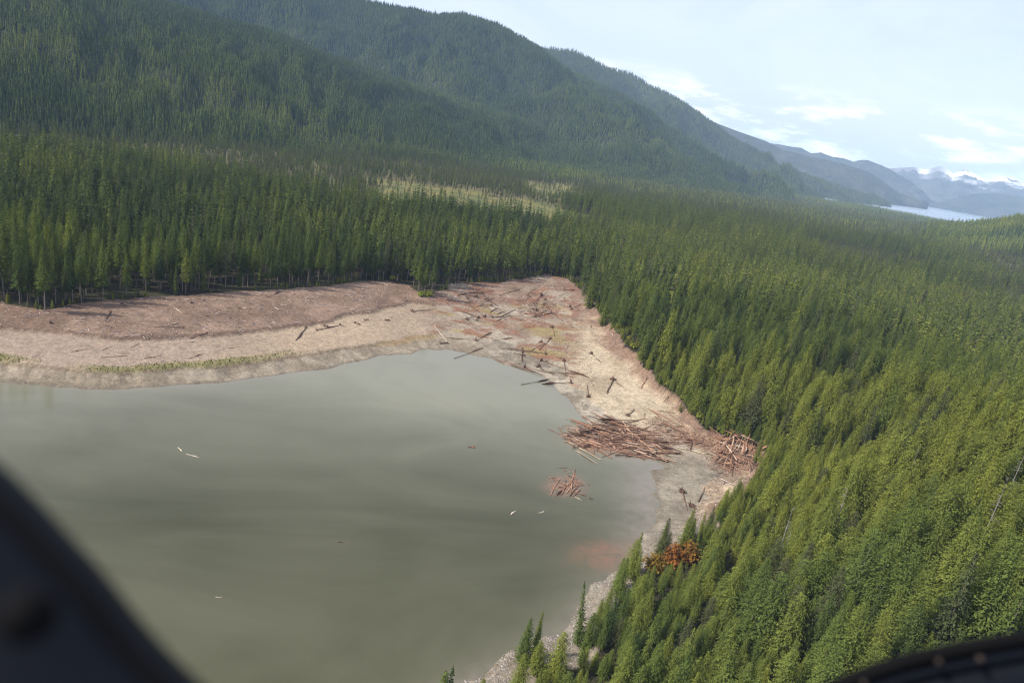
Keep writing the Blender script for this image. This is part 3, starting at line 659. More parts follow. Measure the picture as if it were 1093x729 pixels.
# ------------------------------------------------------------------ where trees stand
def jitter_grid(x0, x1, y0, y1, sp, g):
    xs = np.arange(x0, x1, sp); ys = np.arange(y0, y1, sp); X, Y = np.meshgrid(xs, ys)
    X = X + g.uniform(-.48, .48, X.shape) * sp; Y = Y + g.uniform(-.48, .48, Y.shape) * sp
    return X.ravel(), Y.ravel()
def inview(x, y, z, mx=150, my=260):
    u, v, d = proj(np.stack([x, y, z], -1)); return (y > 5) & (d > 5) & (u > -mx) & (u < 1093 + mx) & (v > -120) & (v < 729 + my)
PT = []   # columns x y z kind-index scale rot tint
CAND = []
def forest_near():
    g = np.random.default_rng(11); out = []
    x, y = jitter_grid(-700, 800, 40, 780, 4.1, g); D = np.hypot(x, y); m = (D < 780); x, y = x[m], y[m]
    h, zone, t, s = terrain(x, y); dd, _, _ = dpoly(x, y, L3); rg = fbm(x / 17, y / 17, 207, 3) * 20 * sstep(x, -120, 0) * (y > 235)
    m = (((zone == 4) & (dd > -rg)) | ((zone == 3) & ((dd < rg * .8) | ((y < 172) & (x > 0))))) & inview(x, y, h); x, y, h = x[m], y[m], h[m]; D = np.hypot(x, y)
    d3, _, _ = dpoly(x, y, L3); mk, gr = musk(x, y, h)
    u, v, _ = proj(np.stack([x, y, h], -1))
    right = sstep(x + .12 * (y - 200), 40, 110) * (1 - .0 * D)              # right-hand hemlock slope
    near = (np.hypot(x, y) < 330) & (x > 0)
    dens = .80 - .45 * gr - .28 * mk + .1 * right; dens = np.where((d3 < 2.2) & ~near, .35, dens)
    dens = dens * np.where(near, 1.12, 1.0) * (.86 + .75 * fbm(x / 13, y / 13, 205, 3))
    keep = g.random(len(x)) < dens; x, y, h, D, d3, mk, right, near, u = (a[keep] for a in (x, y, h, D, d3, mk, right, near, u))
    n = len(x); r = g.random(n); kind = np.where(right > r, 'full', 'stand').astype(object)
    kind[near & (y < 240)] = 'full'
    kind[(g.random(n) < np.where(near, .05, .12))] = 'spire'; kind[(mk > .5) & (g.random(n) < .6)] = 'spire'
    dead = g.random(n) < np.where(mk > .5, .08, .022); kind[dead] = 'snag'
    patch = fbm(x / 60, y / 60, 201, 3)
    tint = .44 + .10 * right + .11 * near + patch * .22 + g.normal(0, .085, n) - mk * .06
    tint = np.where(near, tint + .02, tint)
    tint = np.clip(tint, .31, .80)
    grey = g.random(n) < .05; tint[grey] = g.uniform(.16, .25, grey.sum())
    sc = np.clip(g.normal(.93, .21, n), .45, 1.4) * (1 - .42 * mk) * np.where(near, .92, 1.0)
    sc = sc * np.where(right < .5, .86, .95)
    sub = g.random(n) < .16; sc[sub] *= .62
    sc = np.where((d3 < 7) & (right > .5), sc * g.uniform(.5, 1, n), sc)
    lowshore = near & (y < 240); sc = np.where(lowshore, sc * (.66 + .34 * sstep(d3, 2, 34)), sc)
    rot = g.uniform(0, 6.283, n)
    return x, y, h, kind, sc, rot, tint, D
x, y, h, kind, sc, rot, tint, D = forest_near()
HT = {'full': 21.5, 'stand': 27, 'spire': 22, 'snag': 17}
hh = np.array([HT[k] for k in kind]) * sc
u, v, dep = proj(np.stack([x, y, h + hh * .75], -1))
u2, v2, _ = proj(np.stack([x, y, h + hh], -1)); _, vb, _ = proj(np.stack([x, y, h], -1))
ok = ~((u2 > 690) & (u2 < 752) & (v2 < 606) & (vb > 598)) & ~((u2 < 572) & (u2 > 380) & (vb > 728) & (v2 < 712) & (y < 160)); x, y, h, kind, sc, rot, tint, D, hh, u2, v2, dep = (a[ok] for a in (x, y, h, kind, sc, rot, tint, D, hh, u2, v2, dep))
appar = np.where((u2 > -5) & (u2 < 1098) & (v2 > 0) & (v2 < 738), hh / dep, 0)
# not behind the window rim or the door post
rimy = np.interp(u2, [840, 880, 930, 1000, 1093], [760, 722, 702, 684, 668]); appar[(u2 > 830) & (v2 > rimy)] = 0
order = np.argsort(-appar); N_IND = 262
ind = order[:N_IND]; isind = np.zeros(len(x), bool); isind[ind] = True
rows = []
g = np.random.default_rng(5)
def push(x, y, z, idx, sc, rot, tint): PT.append(np.column_stack([x, y, z, idx, sc, rot, tint]))
def pick(kind, g): return np.array([g.choice(IDX[k]) for k in kind])
# young growth that closes the gaps under the near trees
def young():
    g = np.random.default_rng(77); x, y = jitter_grid(-20, 330, 60, 330, 2.7, g); h, zone, t, s = terrain(x, y); d3, _, _ = dpoly(x, y, L3)
    m = (zone == 4) & (np.hypot(x, y) < 340) & inview(x, y, h); x, y, h = x[m], y[m], h[m]; n = len(x)
    ub, vb, _ = proj(np.stack([x, y, h + 3], -1)); ok = g.random(n) < .65; x, y, h, ub, vb = x[ok], y[ok], h[ok], ub[ok], vb[ok]; n = len(x); shr = np.where((ub > 685) & (ub < 755) & (vb < 612) & (vb > 570), .3, 1)
    push(x, y, h - .3, pick(np.array(['full'] * n, object), g), g.uniform(.16, .42, n) * shr, g.uniform(0, 6.28, n), np.clip(g.normal(.58, .09, n), .35, .82))
young()
def brush():                              # low brush along the forest margin round the bare ground
    g = np.random.default_rng(78); x, y = jitter_grid(-260, 150, 200, 560, 1.9, g); h, zone, t, s = terrain(x, y); d3, _, _ = dpoly(x, y, L3)
    nz = fbm(x / 10, y / 10, 209, 3); ri = sstep(x, -70, 0); k = np.where(zone == 4, 13 * (.35 + nz) * (.35 + .65 * ri), 6 * (nz - .1) * ri)
    m = (d3 < k) & (zone >= 3) & (y > 225); x, y, h = x[m], y[m], h[m]; n = len(x)
    push(x, y, h - .15, pick(np.array(['full'] * n, object), g), g.uniform(.06, .2, n), g.uniform(0, 6.28, n), g.choice([.18, .22, .6, .68, .74, .8, .86, .9], n))
brush()
# middle distance uses lighter meshes
kk = kind.copy(); lodm = D > 430
kk[lodm & (kind == 'full')] = 'midfull'; kk[lodm & ((kind == 'stand') | (kind == 'spire'))] = 'midstand'
rest = ~isind; push(x[rest], y[rest], h[rest] - .2, pick(kk[rest], g), sc[rest], rot[rest], tint[rest])

def forest_ring(r0, r1, sp, seed, kinds):
    g = np.random.default_rng(seed); x, y = jitter_grid(-r1, r1, 300, r1, sp, g); D = np.hypot(x, y); m = (D >= r0) & (D < r1) & (np.abs(np.arctan2(x, y)) < .86)
    x, y, D = x[m], y[m], D[m]; h = hforest(x, y); m = inview(x, y, h, 90, 60) & (h > -38.5); x, y, h, D = x[m], y[m], h[m], D[m]
    mk, gr = musk(x, y, h); gap = sstep(fbm(x / 35, y / 35, 305, 3), .22, .4); keep = g.random(len(x)) < (.9 - .18 * mk - .58 * gr - .3 * gap); x, y, h, D, mk, gr = (a[keep] for a in (x, y, h, D, mk, gr))
    n = len(x); kind = g.choice(kinds, n).astype(object); dead = g.random(n) < (.012 + .04 * mk) * (1 - gr); kind[dead] = 'snag'
    az = np.arctan2(x, y)
    tint = .45 + fbm(x / 150, y / 150, 301, 3) * .20 + g.normal(0, .08, n) + mk * .04 + .07 * sstep(az, -.05, .3); tint = np.clip(tint, .31, .74)
    gm = g.random(n) < .05 + .6 * mk; tint[gm] = g.uniform(.17, .26, gm.sum())
    sc = np.clip(g.normal(.82, .16, n), .42, 1.25) * (1 - .36 * mk - .2 * gr)
    push(x, y, h - .3, pick(kind, g), sc, g.uniform(0, 6.283, n), tint)
forest_ring(780, 1500, 5.6, 21, ['midfull', 'midstand', 'midstand'])
forest_ring(1500, 2600, 7.6, 22, ['far'])
forest_ring(2600, 5200, 11.5, 23, ['far'])
def ridge_forest(R, n, seed, sc0, lo=.0, dark=0.0, umax=1.03):
    g = np.random.default_rng(seed); az = g.uniform(R.a0, R.a1, n); Dc, zc, Df = R.crest(az)
    # equal-area sampling between foot and crest
    D = np.sqrt(g.uniform(0, 1, n) * ((Dc + 60) ** 2 - Df ** 2) + Df ** 2); z = R.z(az, D); x = D * np.sin(az); y = D * np.cos(az)
    ok = inview(x, y, z, 70, 40) & (z > -38)
    w = (Dc ** 2 - Df ** 2); ok &= g.random(n) < np.clip(w / w.max(), 0, 1)
    x, y, z, D, az = x[ok], y[ok], z[ok], D[ok], az[ok]
    Dc, zc, Df = R.crest(az); uu = (D - Df) / (Dc - Df)
    pn = fbm(x / 210, y / 210, seed, 4) * .7 + fbm(x / 640, y / 640, seed + 3, 3) * .7; bare = sstep(pn, .30, .42)
    keep = g.random(len(x)) < 1 - .55 * bare; x, y, z, bare, uu, pn = (a[keep] for a in (x, y, z, bare, uu, pn)); n = len(x)
    tint = np.clip(.43 - dark + pn * .16 + g.normal(0, .07, n) + bare * .08, .3, .66)
    gm = g.random(n) < .02 + .12 * bare; tint[gm] = g.uniform(.13, .22, gm.sum())
    sc = np.clip(g.normal(.9, .16, n), .5, 1.3) * sc0 * (1 - .25 * bare)
    push(x, y, z - .5, pick(np.array(['far'] * n, object), g), sc, g.uniform(0, 6.283, n), tint)
ridge_forest(RA, 135000, 31, .82, dark=.05)
ridge_forest(RB, 125000, 32, .95, dark=.05)
ridge_forest(RC, 60000, 33, 1.3, dark=.03)
ALL = np.vstack(PT)

def forest_object(name, arr, label):
    me = bpy.data.meshes.new(name); me.vertices.add(len(arr)); me.vertices.foreach_set('co', arr[:, :3].astype(np.float32).ravel())
    for nm, c, ty in (('idx', 3, 'INT'), ('scl', 4, 'FLOAT'), ('rot', 5, 'FLOAT'), ('tint', 6, 'FLOAT')):
        a = me.attributes.new(nm, ty, 'POINT'); a.data.foreach_set('value', arr[:, c].astype(np.int32 if ty == 'INT' else np.float32))
    me.update(); o = link(name, me, kind='stuff', label=label, category='forest')
    nt = bpy.data.node_groups.new(name, 'GeometryNodeTree')
    nt.interface.new_socket('Geometry', in_out='INPUT', socket_type='NodeSocketGeometry'); nt.interface.new_socket('Geometry', in_out='OUTPUT', socket_type='NodeSocketGeometry')
    N, Lk = nt.nodes, nt.links; gi = N.new('NodeGroupInput'); go = N.new('NodeGroupOutput')
    ci = N.new('GeometryNodeCollectionInfo'); ci.inputs['Collection'].default_value = src; ci.inputs['Separate Children'].default_value = True; ci.inputs['Reset Children'].default_value = True
    ip = N.new('GeometryNodeInstanceOnPoints'); ip.inputs['Pick Instance'].default_value = True
    def na(nm, ty):
        q = N.new('GeometryNodeInputNamedAttribute'); q.data_type = ty; q.inputs['Name'].default_value = nm; return q.outputs['Attribute']
    cx = N.new('ShaderNodeCombineXYZ'); Lk.new(na('rot', 'FLOAT'), cx.inputs['Z'])
    Lk.new(gi.outputs[0], ip.inputs['Points']); Lk.new(ci.outputs[0], ip.inputs['Instance']); Lk.new(na('idx', 'INT'), ip.inputs['Instance Index'])
    Lk.new(cx.outputs[0], ip.inputs['Rotation']); Lk.new(na('scl', 'FLOAT'), ip.inputs['Scale']); Lk.new(ip.outputs[0], go.inputs[0])
    md = o.modifiers.new('forest', 'NODES'); md.node_group = nt; return o
forest_object('forest', ALL, 'dense green conifer forest filling the valley and the mountain slopes')
print('TREES', len(ALL), 'individual', N_IND)

# ------------------------------------------------------------------ individual trees
ORD = ['first','second','third','fourth','fifth','sixth','seventh','eighth','ninth','tenth','eleventh','twelfth','thirteenth','fourteenth','fifteenth','sixteenth','seventeenth','eighteenth','nineteenth','twentieth']
def ordinal(i):
    if i < 20: return ORD[i]
    n = i + 1; tens = {2: 'twenty', 3: 'thirty', 4: 'forty', 5: 'fifty', 6: 'sixty'}[n // 10]
    if n % 10 == 0: return tens[:-1] + 'ieth'
    return tens + '-' + ORD[n % 10 - 1]
def place_tree(name, label, cat, pos, key, scale, rot, tint, group=None, sz=None):
    t = thing(name, label, cat, pos, group); t.rotation_euler = (0, 0, rot); t.scale = (scale, scale, scale * (sz or 1))
    if key[0] == 'snag':
        link('trunk', SNAG_ME[key[1]], t); return t
    cm, tm = PROTO[key][:2]
    link('crown', cm, t, tint=float(tint)); link('trunk', tm, t); return t
specs = []
d3a, _, _ = dpoly(x, y, L3)
for i in ind:
    n_var = len(SNAGS) if kind[i] == 'snag' else len(SPEC[kind[i]])
    t = tint[i]; ht = hh[i]
    if kind[i] == 'snag': col = 'bare grey dead'
    else: col = 'grey-green' if t < .28 else 'dark green' if t < .50 else 'mid-green' if t < .60 else 'yellow-green' if t < .70 else 'bright lime-green'
    size = '' if kind[i] == 'snag' else 'small' if ht < 15 else 'tall' if ht > 22.5 else 'middling'
    if kind[i] == 'spire': size += ' narrow'
    if u2[i] < 620 and y[i] > 200: where = 'at the left shore forest front'
    elif d3a[i] < 11: where = 'on the rocky lake edge' if y[i] < 235 else 'beside the log pile cove'
    elif v2[i] > rimy[i] - 75 and u2[i] > 800: where = 'above the black window rim'
    elif u2[i] > 985: where = 'by the right photo edge'
    elif v2[i] > 610: where = 'low on the right slope'
    elif v2[i] > 520: where = 'halfway up the right slope'
    else: where = 'high on the right slope'
    specs.append((i, ' '.join((size + ' ' + col).split()), where, int(g.integers(n_var))))
cls = {}
for s in specs: cls.setdefault((s[1], s[2]), []).append(s)
for (look, where), lst in cls.items():
    lst.sort(key=lambda s: u2[s[0]])
    noun = 'snag' if 'dead' in look else 'conifer'
    for j, (i, _, _, var) in enumerate(lst):
        if len(lst) == 1: lab = 'the only %s %s %s' % (look, noun, where)
        else: lab = '%s %s %s from left %s' % (ordinal(j), look, noun, where)
        place_tree('dead_tree' if noun == 'snag' else 'conifer_tree', lab, 'tree', (x[i], y[i], h[i] - .2), (kind[i], var), sc[i], rot[i], tint[i], 'conifers nearest the camera')
# trees one can single out
def at_px(px, py): return tuple(G(px, py))
for nm, lab, px, py, key, sc_, ti, sz in (
    ('conifer_tree', 'lone conifer on bare brown ground in front of left forest, trunk clear below', 48, 331, ('stand', 0), .98, .50, 1),
    ('conifer_tree', 'dark conifer just left of and behind the lone shore tree', 40, 322, ('stand', 2), .95, .42, 1),
    ('conifer_tree', 'first of three bare-trunked conifers at forest front right of the lone shore tree', 87, 323, ('stand', 1), .86, .46, 1),
    ('conifer_tree', 'slim middle one of three bare-trunked conifers right of the lone shore tree', 98, 317, ('stand', 0), .8, .45, 1),
    ('conifer_tree', 'last of three bare-trunked conifers at forest front right of the lone shore tree', 110, 321, ('stand', 2), 1.0, .47, 1),
    ('conifer_tree', 'left conifer of the pair jutting out onto the brown shore at mid photo', 441, 306, ('stand', 2), .98, .50, 1),
    ('conifer_tree', 'right conifer of the pair jutting out onto the brown shore at mid photo', 446, 313, ('stand', 0), .92, .52, 1),
    ('conifer_tree', 'tall leaning conifer with pale trunk, right of the pair jutting onto the shore', 489, 302, ('stand', 1), 1.0, .49, 1),
    ('conifer_tree', 'slender dark spire standing against the lake at lower centre', 617, 690, ('spire', 0), .72, .44, 1),
    ('conifer_tree', 'pale grey-green feathery conifer above the log pile cove', 797, 463, ('full', 1), 1.12, .18, 1),
    ('conifer_tree', 'small green spruce tip standing beside the rust-red shrubs at lake edge', 702, 598, ('spire', 1), .62, .56, 1),
    ('conifer_tree', 'bushy lime-green conifer nearest the lake at bottom of photo', 592, 724, ('full', 2), .62, .72, 1),
    ('conifer_tree', 'small green conifer at bottom frame edge beside the water', 552, 742, ('full', 0), .50, .66, 1),
    ('dead_tree', 'grey leaning snag on the bushy bank right of the debris delta', 622, 316, ('snag', 0), .62, 0, 1),
    ('dead_tree', 'thin bare pole at the bushy forest edge above pale sand', 656, 368, ('snag', 1), .7, 0, 1)):
    tr_ = place_tree(nm, lab, 'tree', at_px(px, py), key, sc_, random.uniform(0, 6.28), ti, None, sz)
    if key == ('spire', 0): tr_.rotation_euler = (0, math.radians(-6), 0)
# ------------------------------------------------------------------ logs, stumps, debris
def m_wood():
    k = MT('stripped_log'); t = k.attr('tint', 'INSTANCER').outputs['Fac']
    c = k.ramp(t, [(0, (.055, .036, .026)), (.3, (.13, .075, .05)), (.55, (.26, .135, .082)), (.75, (.37, .225, .145)), (1.0, (.52, .44, .33))])
    mp = k.n('ShaderNodeMapping'); mp.inputs['Scale'].default_value = (6, 2, 2); k.l(k.obj(), mp.inputs[0])
    n = k.noise(mp.outputs[0], 1.2, 4, .6); f = k.mr(n, .3, .7, .65, 1.25); cc = k.n('ShaderNodeCombineColor')
    for i in range(3): k.l(f, cc.inputs[i])
    k.base(k.mix(1.0, c, cc.outputs[0], 'MULTIPLY')); k.spec(.2); k.b.inputs['Roughness'].default_value = .75; return k.m
def m_isl(name, a, b, rough=.9):
    k = MT(name); r = k.n('ShaderNodeNewGeometry').outputs['Random Per Island']; k.base(k.mix(r, a, b)); k.spec(.15); k.b.inputs['Roughness'].default_value = rough; return k.m
M_WOOD = m_wood()
M_ROOT = m_bark('muddy_roots', (.06, .038, .028), (.17, .105, .075))
M_LITTER = m_isl('wood_litter', (.09, .055, .04), (.50, .41, .35))
M_ROCK = m_isl('shore_rock', (.13, .115, .095), (.33, .30, .26))
M_GRASS = m_isl('bank_grass', (.12, .13, .04), (.30, .30, .11))

def log_mesh(seed):                      # unit log along +X, radius 1 in Y and Z
    g = np.random.default_rng(seed); A = Acc(); n = 9
    s = np.linspace(0, 1, n); by = np.cumsum(g.normal(0, .28, n)); bz = np.cumsum(g.normal(0, .12, n)); by -= by[0] + (by[-1] - by[0]) * s; bz -= bz[0] + (bz[-1] - bz[0]) * s
    p = np.column_stack([s, by, bz]); r = (1.0 - .62 * s) * g.uniform(.9, 1.1, n)
    V = []; Fq = []; m = 8
    for i in range(n):
        for j in range(m):
            t = 6.283 * j / m; V.append((p[i, 0] + (g.uniform(-.012, .012) if i in (0, n - 1) else 0), p[i, 1] + r[i] * math.cos(t), p[i, 2] + r[i] * math.sin(t)))
    for i in range(n - 1):
        for j in range(m): Fq.append((i * m + j, (i + 1) * m + j, (i + 1) * m + (j + 1) % m, i * m + (j + 1) % m))
    Fq.append(tuple(range(m))); Fq.append(tuple(range((n - 1) * m, n * m))[::-1]); A.add(V, Fq)
    for q in range(g.integers(1, 6)):    # broken branch stubs
        i = int(g.integers(3, n - 1)); a = g.uniform(-.3, 3.4); l = g.uniform(1.2, 4.5)
        d = np.array([g.uniform(.01, .05), math.cos(a) * l, math.sin(a) * l])
        A.tube([p[i], p[i] + d * .6, p[i] + d], [.25, .2, .1], 4, False)
    return A.mesh('log', M_WOOD, True)
LOGS = [log_mesh(900 + i) for i in range(10)]
def root_mesh(seed):                     # root plate facing -X, about 1 m in radius
    g = np.random.default_rng(seed); A = Acc()
    V = []; Fq = []; m = 10                                   # lumpy root plate
    for i, (xx, rr) in enumerate(((.35, .22), (.1, .5), (-.15, .72), (-.35, .5), (-.4, .05))):
        for j in range(m):
            t = 6.283 * j / m; q = rr * g.uniform(.7, 1.25); V.append((xx + g.uniform(-.1, .1), q * math.cos(t), q * math.sin(t)))
    for i in range(4):
        for j in range(m): Fq.append((i * m + j, i * m + (j + 1) % m, (i + 1) * m + (j + 1) % m, (i + 1) * m + j))
    A.add(V, Fq)
    for q in range(20):
        t = g.uniform(0, 6.283); l = g.uniform(.7, 1.5); d = np.array([g.uniform(-.35, .15), math.cos(t), math.sin(t)])
        p0 = d * .3; p1 = d * l * .6 + g.normal(0, .12, 3); p2 = d * l + g.normal(0, .22, 3)
        A.tube([p0, p1, p2], [.13, .08, .02], 4, False)
    return A.mesh('root_wad', M_ROOT)
ROOTS = [root_mesh(950 + i) for i in range(6)]
LOGLIST = []
def lay(p0, p1, r, tint, look, where, root=None, name=None, rs=None):
    """a log from p0 (butt) to p1 (tip) lying on the ground; root wad at the butt when root is set"""
    r = r * .5
    LOGLIST.append(dict(p0=np.array(p0, float), p1=np.array(p1, float), r=r, tint=tint, look=look, where=where, root=root, rs=rs, name=name))
def px_log(x0, y0, x1, y1, r, tint, look, where, root=None, lift=0.0, rs=None):
    a = G(x0, y0); b = G(x1, y1); a[2] += r * .6 + lift; b[2] += r * .35 + lift * random.uniform(.4, 1.2)
    lay(a, b, r, tint, look, where, root, None, rs)
def emit_logs():
    cl = {}
    for d in LOGLIST: cl.setdefault((d['look'], d['where']), []).append(d)
    for (look, where), lst in cl.items():
        for d in lst: d['u'] = float(proj(((d['p0'] + d['p1']) / 2)[None])[0][0])
        lst.sort(key=lambda d: d['u'])
        for j, d in enumerate(lst):
            lab = ('the ' + look + ' ' + where) if len(lst) == 1 else '%s %s from left %s' % (ordinal(j), look, where)
            v = d['p1'] - d['p0']; L = float(np.linalg.norm(v)); q = Vector(v).to_track_quat('X', 'Z')
            me = random.choice(LOGS)
            if d['root']:
                t = thing('uprooted_tree', lab, 'fallen tree', d['p0'], where); t.rotation_mode = 'QUATERNION'; t.rotation_quaternion = q
                k = link('trunk', me, t, tint=float(d['tint'])); k.scale = (L, d['r'], d['r'])
                w = link('root_wad', random.choice(ROOTS), t); s = .8 * (d['rs'] or (1.2 + 3.2 * d['r'])); w.scale = (s * .8, s, s); w.rotation_euler = (random.uniform(0, 6.28), 0, 0)
            else:
                o = link('fallen_log', me, None, d['p0'], label=lab, category='log', group=where, tint=float(d['tint']))
                o.rotation_mode = 'QUATERNION'; o.rotation_quaternion = q @ Matrix.Rotation(random.uniform(0, 6.28), 3, 'X').to_quaternion(); o.scale = (L, d['r'], d['r'])
def rand_in(poly, n):
    p = np.array(poly, float); out = []
    while len(out) < n:
        q = np.array([random.uniform(p[:, 0].min(), p[:, 0].max()), random.uniform(p[:, 1].min(), p[:, 1].max())])
        if inpoly(q[:1], q[1:], p)[0]: out.append(q)
    return out
def scatter(poly, n, angs, lens, r, tints, look, where, lift=0.0, roots=0.0, water=False):
    for c in rand_in(poly, n):
        a = math.radians(random.gauss(*random.choice(angs))); L = random.uniform(*lens); dx, dy = math.cos(a) * L / 2, math.sin(a) * L / 2
        if random.random() < .5: dx, dy = -dx, -dy
        ti = random.uniform(*tints); lk = ('dark brown ' if ti < .33 else 'reddish ' if ti < .68 else 'pale ') + look
        px_log(c[0] - dx, c[1] - dy, c[0] + dx, c[1] + dy, random.uniform(*r), ti, lk if random.random() > roots else lk, where, random.random() < roots, random.uniform(0, lift))
# the raft of logs drifted against the right shore
scatter([(607,472),(634,452),(668,447),(694,466),(714,478),(712,489),(690,490),(660,485),(625,479)], 112, [(10, 9), (14, 12), (22, 10), (-8, 12)], (10, 50), (.13, .5), (.05, .9), 'log', 'in the long raft', .5)
scatter([(600,465),(618,468),(640,490),(626,492)], 9, [(38, 8), (30, 8)], (18, 40), (.18, .3), (.4, .9), 'log', 'fanned at the raft tip', .2)
for a in ((606,466),(612,478),(632,460),(640,470),(655,460),(668,462),(688,468),(700,484),(646,452),(672,486)):
    px_log(a[0], a[1], a[0] + random.uniform(10, 22), a[1] + random.uniform(-2, 8), .3, random.uniform(.2, .5), 'log with root wad', 'in the long raft', True, .4, random.uniform(.7, 1.1))
scatter([(690,464),(760,466),(768,474),(720,474),(690,472)], 16, [(3, 5), (8, 8)], (16, 46), (.18, .32), (.2, .75), 'log', 'between raft and pile', .3)
scatter([(700,440),(716,446),(760,470),(750,474),(712,456)], 14, [(32, 6), (28, 10)], (14, 40), (.16, .3), (.3, .8), 'log', 'on the bank below the trees', .3)
scatter([(764,466),(800,470),(818,478),(812,490),(798,503),(776,504),(762,488)], 62, [(-52, 14), (-70, 12), (28, 14), (8, 14)], (9, 34), (.14, .46), (.45, .9), 'log', 'in the jumbled pile', 2.2)
px_log(780, 464, 812, 479, .55, .12, 'thick dark log', 'across the jumbled pile', True, 1.2, 1.7)
px_log(723, 478, 767, 487, .4, .98, 'long pale log', 'lying on wet mud before the pile')
px_log(737, 481, 737, 471, .35, .35, 'upturned brown snag', 'on wet mud left of the pile', True, .2, 1.2)
scatter([(582,521),(600,513),(616,509),(626,527),(606,529)], 17, [(-45, 20), (-65, 16), (12, 14)], (6, 20), (.14, .36), (.3, .85), 'log', 'in the small floating cluster', .15)
# delta at the head of the lake
DW = 'on the muddy delta'
for q in ((440,333,465,330,.35,.15,'dark log with root wad',1),(477,365,463,347,.28,.95,'pale slanting log',0),(477,361,506,363,.3,.4,'brown log',0),(508,364,523,356,.3,.3,'brown log with roots',1),(470,367,480,367,.3,.25,'short rooted log',1),
          (485,383,513,373,.3,.2,'dark branching log in shallows',0),(582,378,534,372,.35,.25,'long dark log with root wad',1),(557,372,557.5,386,.75,.12,'thick upright dark stump log',0),(587,362,575,374,.3,.2,'steep rooted log',1),(589,350,592,360,.35,.45,'red root wad stub',1),
          (578,385,624,402,.38,.3,'very long rooted log',1),(528,384,569,398,.27,.5,'thin reddish log',0),(540,386,582,402,.27,.45,'thin reddish log',0),(556,411,584,406,.28,.2,'half sunk log',0),(609,409,581,410,.42,.2,'stout rooted log in shallows',1),
          (602,386,604,401,.3,.35,'rooted upright stub',1),(631,378,641,387,.28,.3,'small rooted log on sand',1),(628,424,627,411,.3,.3,'rooted pole at the waterline',1),(654,406,648,421,.5,.2,'stout leaning rooted log',1),(657,408,668,415,.3,.4,'short log on pale sand',0),
          (560,392,600,402,.3,.42,'rooted reddish log',1),(585,398,620,400,.3,.3,'brown log',0),(575,392,581,396,.5,.1,'black root clump',1),(566,380,578,384,.35,.45,'short reddish log',0),(548,377,560,380,.3,.3,'brown log',0),(600,400,612,404,.3,.4,'short reddish log',0)):
    px_log(*q[:4], q[4], q[5], q[6], DW, q[7], .15)
scatter([(478,318),(520,308),(575,305),(612,310),(618,332),(566,342),(500,345)], 44, [(-18, 16), (-8, 12), (30, 20)], (6, 26), (.18, .4), (.05, .6), 'log', 'in upper delta debris', .6, .5)
scatter([(500,350),(560,350),(600,360),(590,380),(540,370)], 9, [(10, 20), (-20, 20)], (8, 22), (.16, .28), (.2, .7), 'log', 'on the middle delta', .2, .2)
for q in ((722,414,708,429,.32,.35,'log leaning down the cut bank',0),(694,398,685,414,.4,.55,'broad log on the cut bank',0),(702,439,721,441,.3,.45,'log at the bank foot',0),(670,444,677,436,.28,.4,'rooted log above the raft',1),(728,526,733,545,.38,.4,'rooted log on the wet cove flat',1),
          (745,536,752,521,.4,.35,'bare log beside the rooted cove log',0),(738,541,744,545,.35,.4,'root clump between the cove logs',1)):
    px_log(*q[:4], q[4], q[5], q[6], 'on the right shore', q[7], .2)
# left shore
LW = 'on the left brown shore'
for q in ((118,334,112,341,.4,.12,'dark stump with short stem',1),(130,325,136,327,.35,.1,'black root wad under the trees',1),(204,324,210,325,.4,.1,'black stump by the shadow edge',1),(72,327,80,328,.45,.12,'low dark stump near the lone tree',1),(54,345,58,346,.3,.1,'small black stub',1),
          (195,350,167,349,.28,.25,'long thin rooted log',1),(221,356,202,362,.4,.4,'pale shattered rooted log',1),(327,350,315,364,.34,.1,'dark log hanging over the scarp',1),(338,353,362,348,.35,.2,'log along the scarp edge',1),(379,345,384,347,.45,.3,'reddish stump clump at the scarp',1),
          (389,342,394,342,.35,.3,'small stump right of the clump',1),(411,342,417,343,.4,.35,'lone stump on pale sand',1),(363,347,368,349,.35,.2,'dark stump at the scarp',1),(346,348,350,349,.35,.2,'root wad at the scarp',1),(186,329,194,335,.2,.98,'bleached stick',0),
          (285,318,298,312,.2,.3,'thin stick near trees',0),(20,340,40,337,.18,.9,'bleached pole by the left frame edge',0)):
    px_log(*q[:4], q[4], q[5], q[6], LW, q[7], .1, (.9 if q[7] else None))
for q in ((76,376,99,372,.2,.45),(109,374,119,370,.18,.4),(140,371,149,367,.18,.4),(108,382,134,380,.2,.4),(154,383,171,380,.2,.35),(157,380,168,383,.15,.5),(202,383,217,378,.2,.45),(206,378,215,383,.15,.3),(66,356,80,359,.2,.3),(244,372,256,370,.15,.5)):
    px_log(*q[:4], q[4], q[5], 'thin brown pole', 'on the sandy left terrace', 0, .05)
for q in ((190,478,194,481,.3,.98,'short pale log'),(199,485,212,488,.22,1.,'long thin pale log'),(545,550,551,545,.3,1.,'pale stubby log'),(575,548,581,545,.3,.98,'pale stubby log'),(500,477,507,478,.45,.4,'brown sunken clump'),(357,578,373,579,.14,.5,'thin drowned stick'),(230,637,237,637,.16,.95,'tiny white stick'),(613,530,621,534,.2,.9,'pale stick'),(629,531,632,533,.35,.1,'dark stub')):
    px_log(*q[:4], q[4], q[5], q[6], 'adrift on the open lake', 0, -.05)
emit_logs()

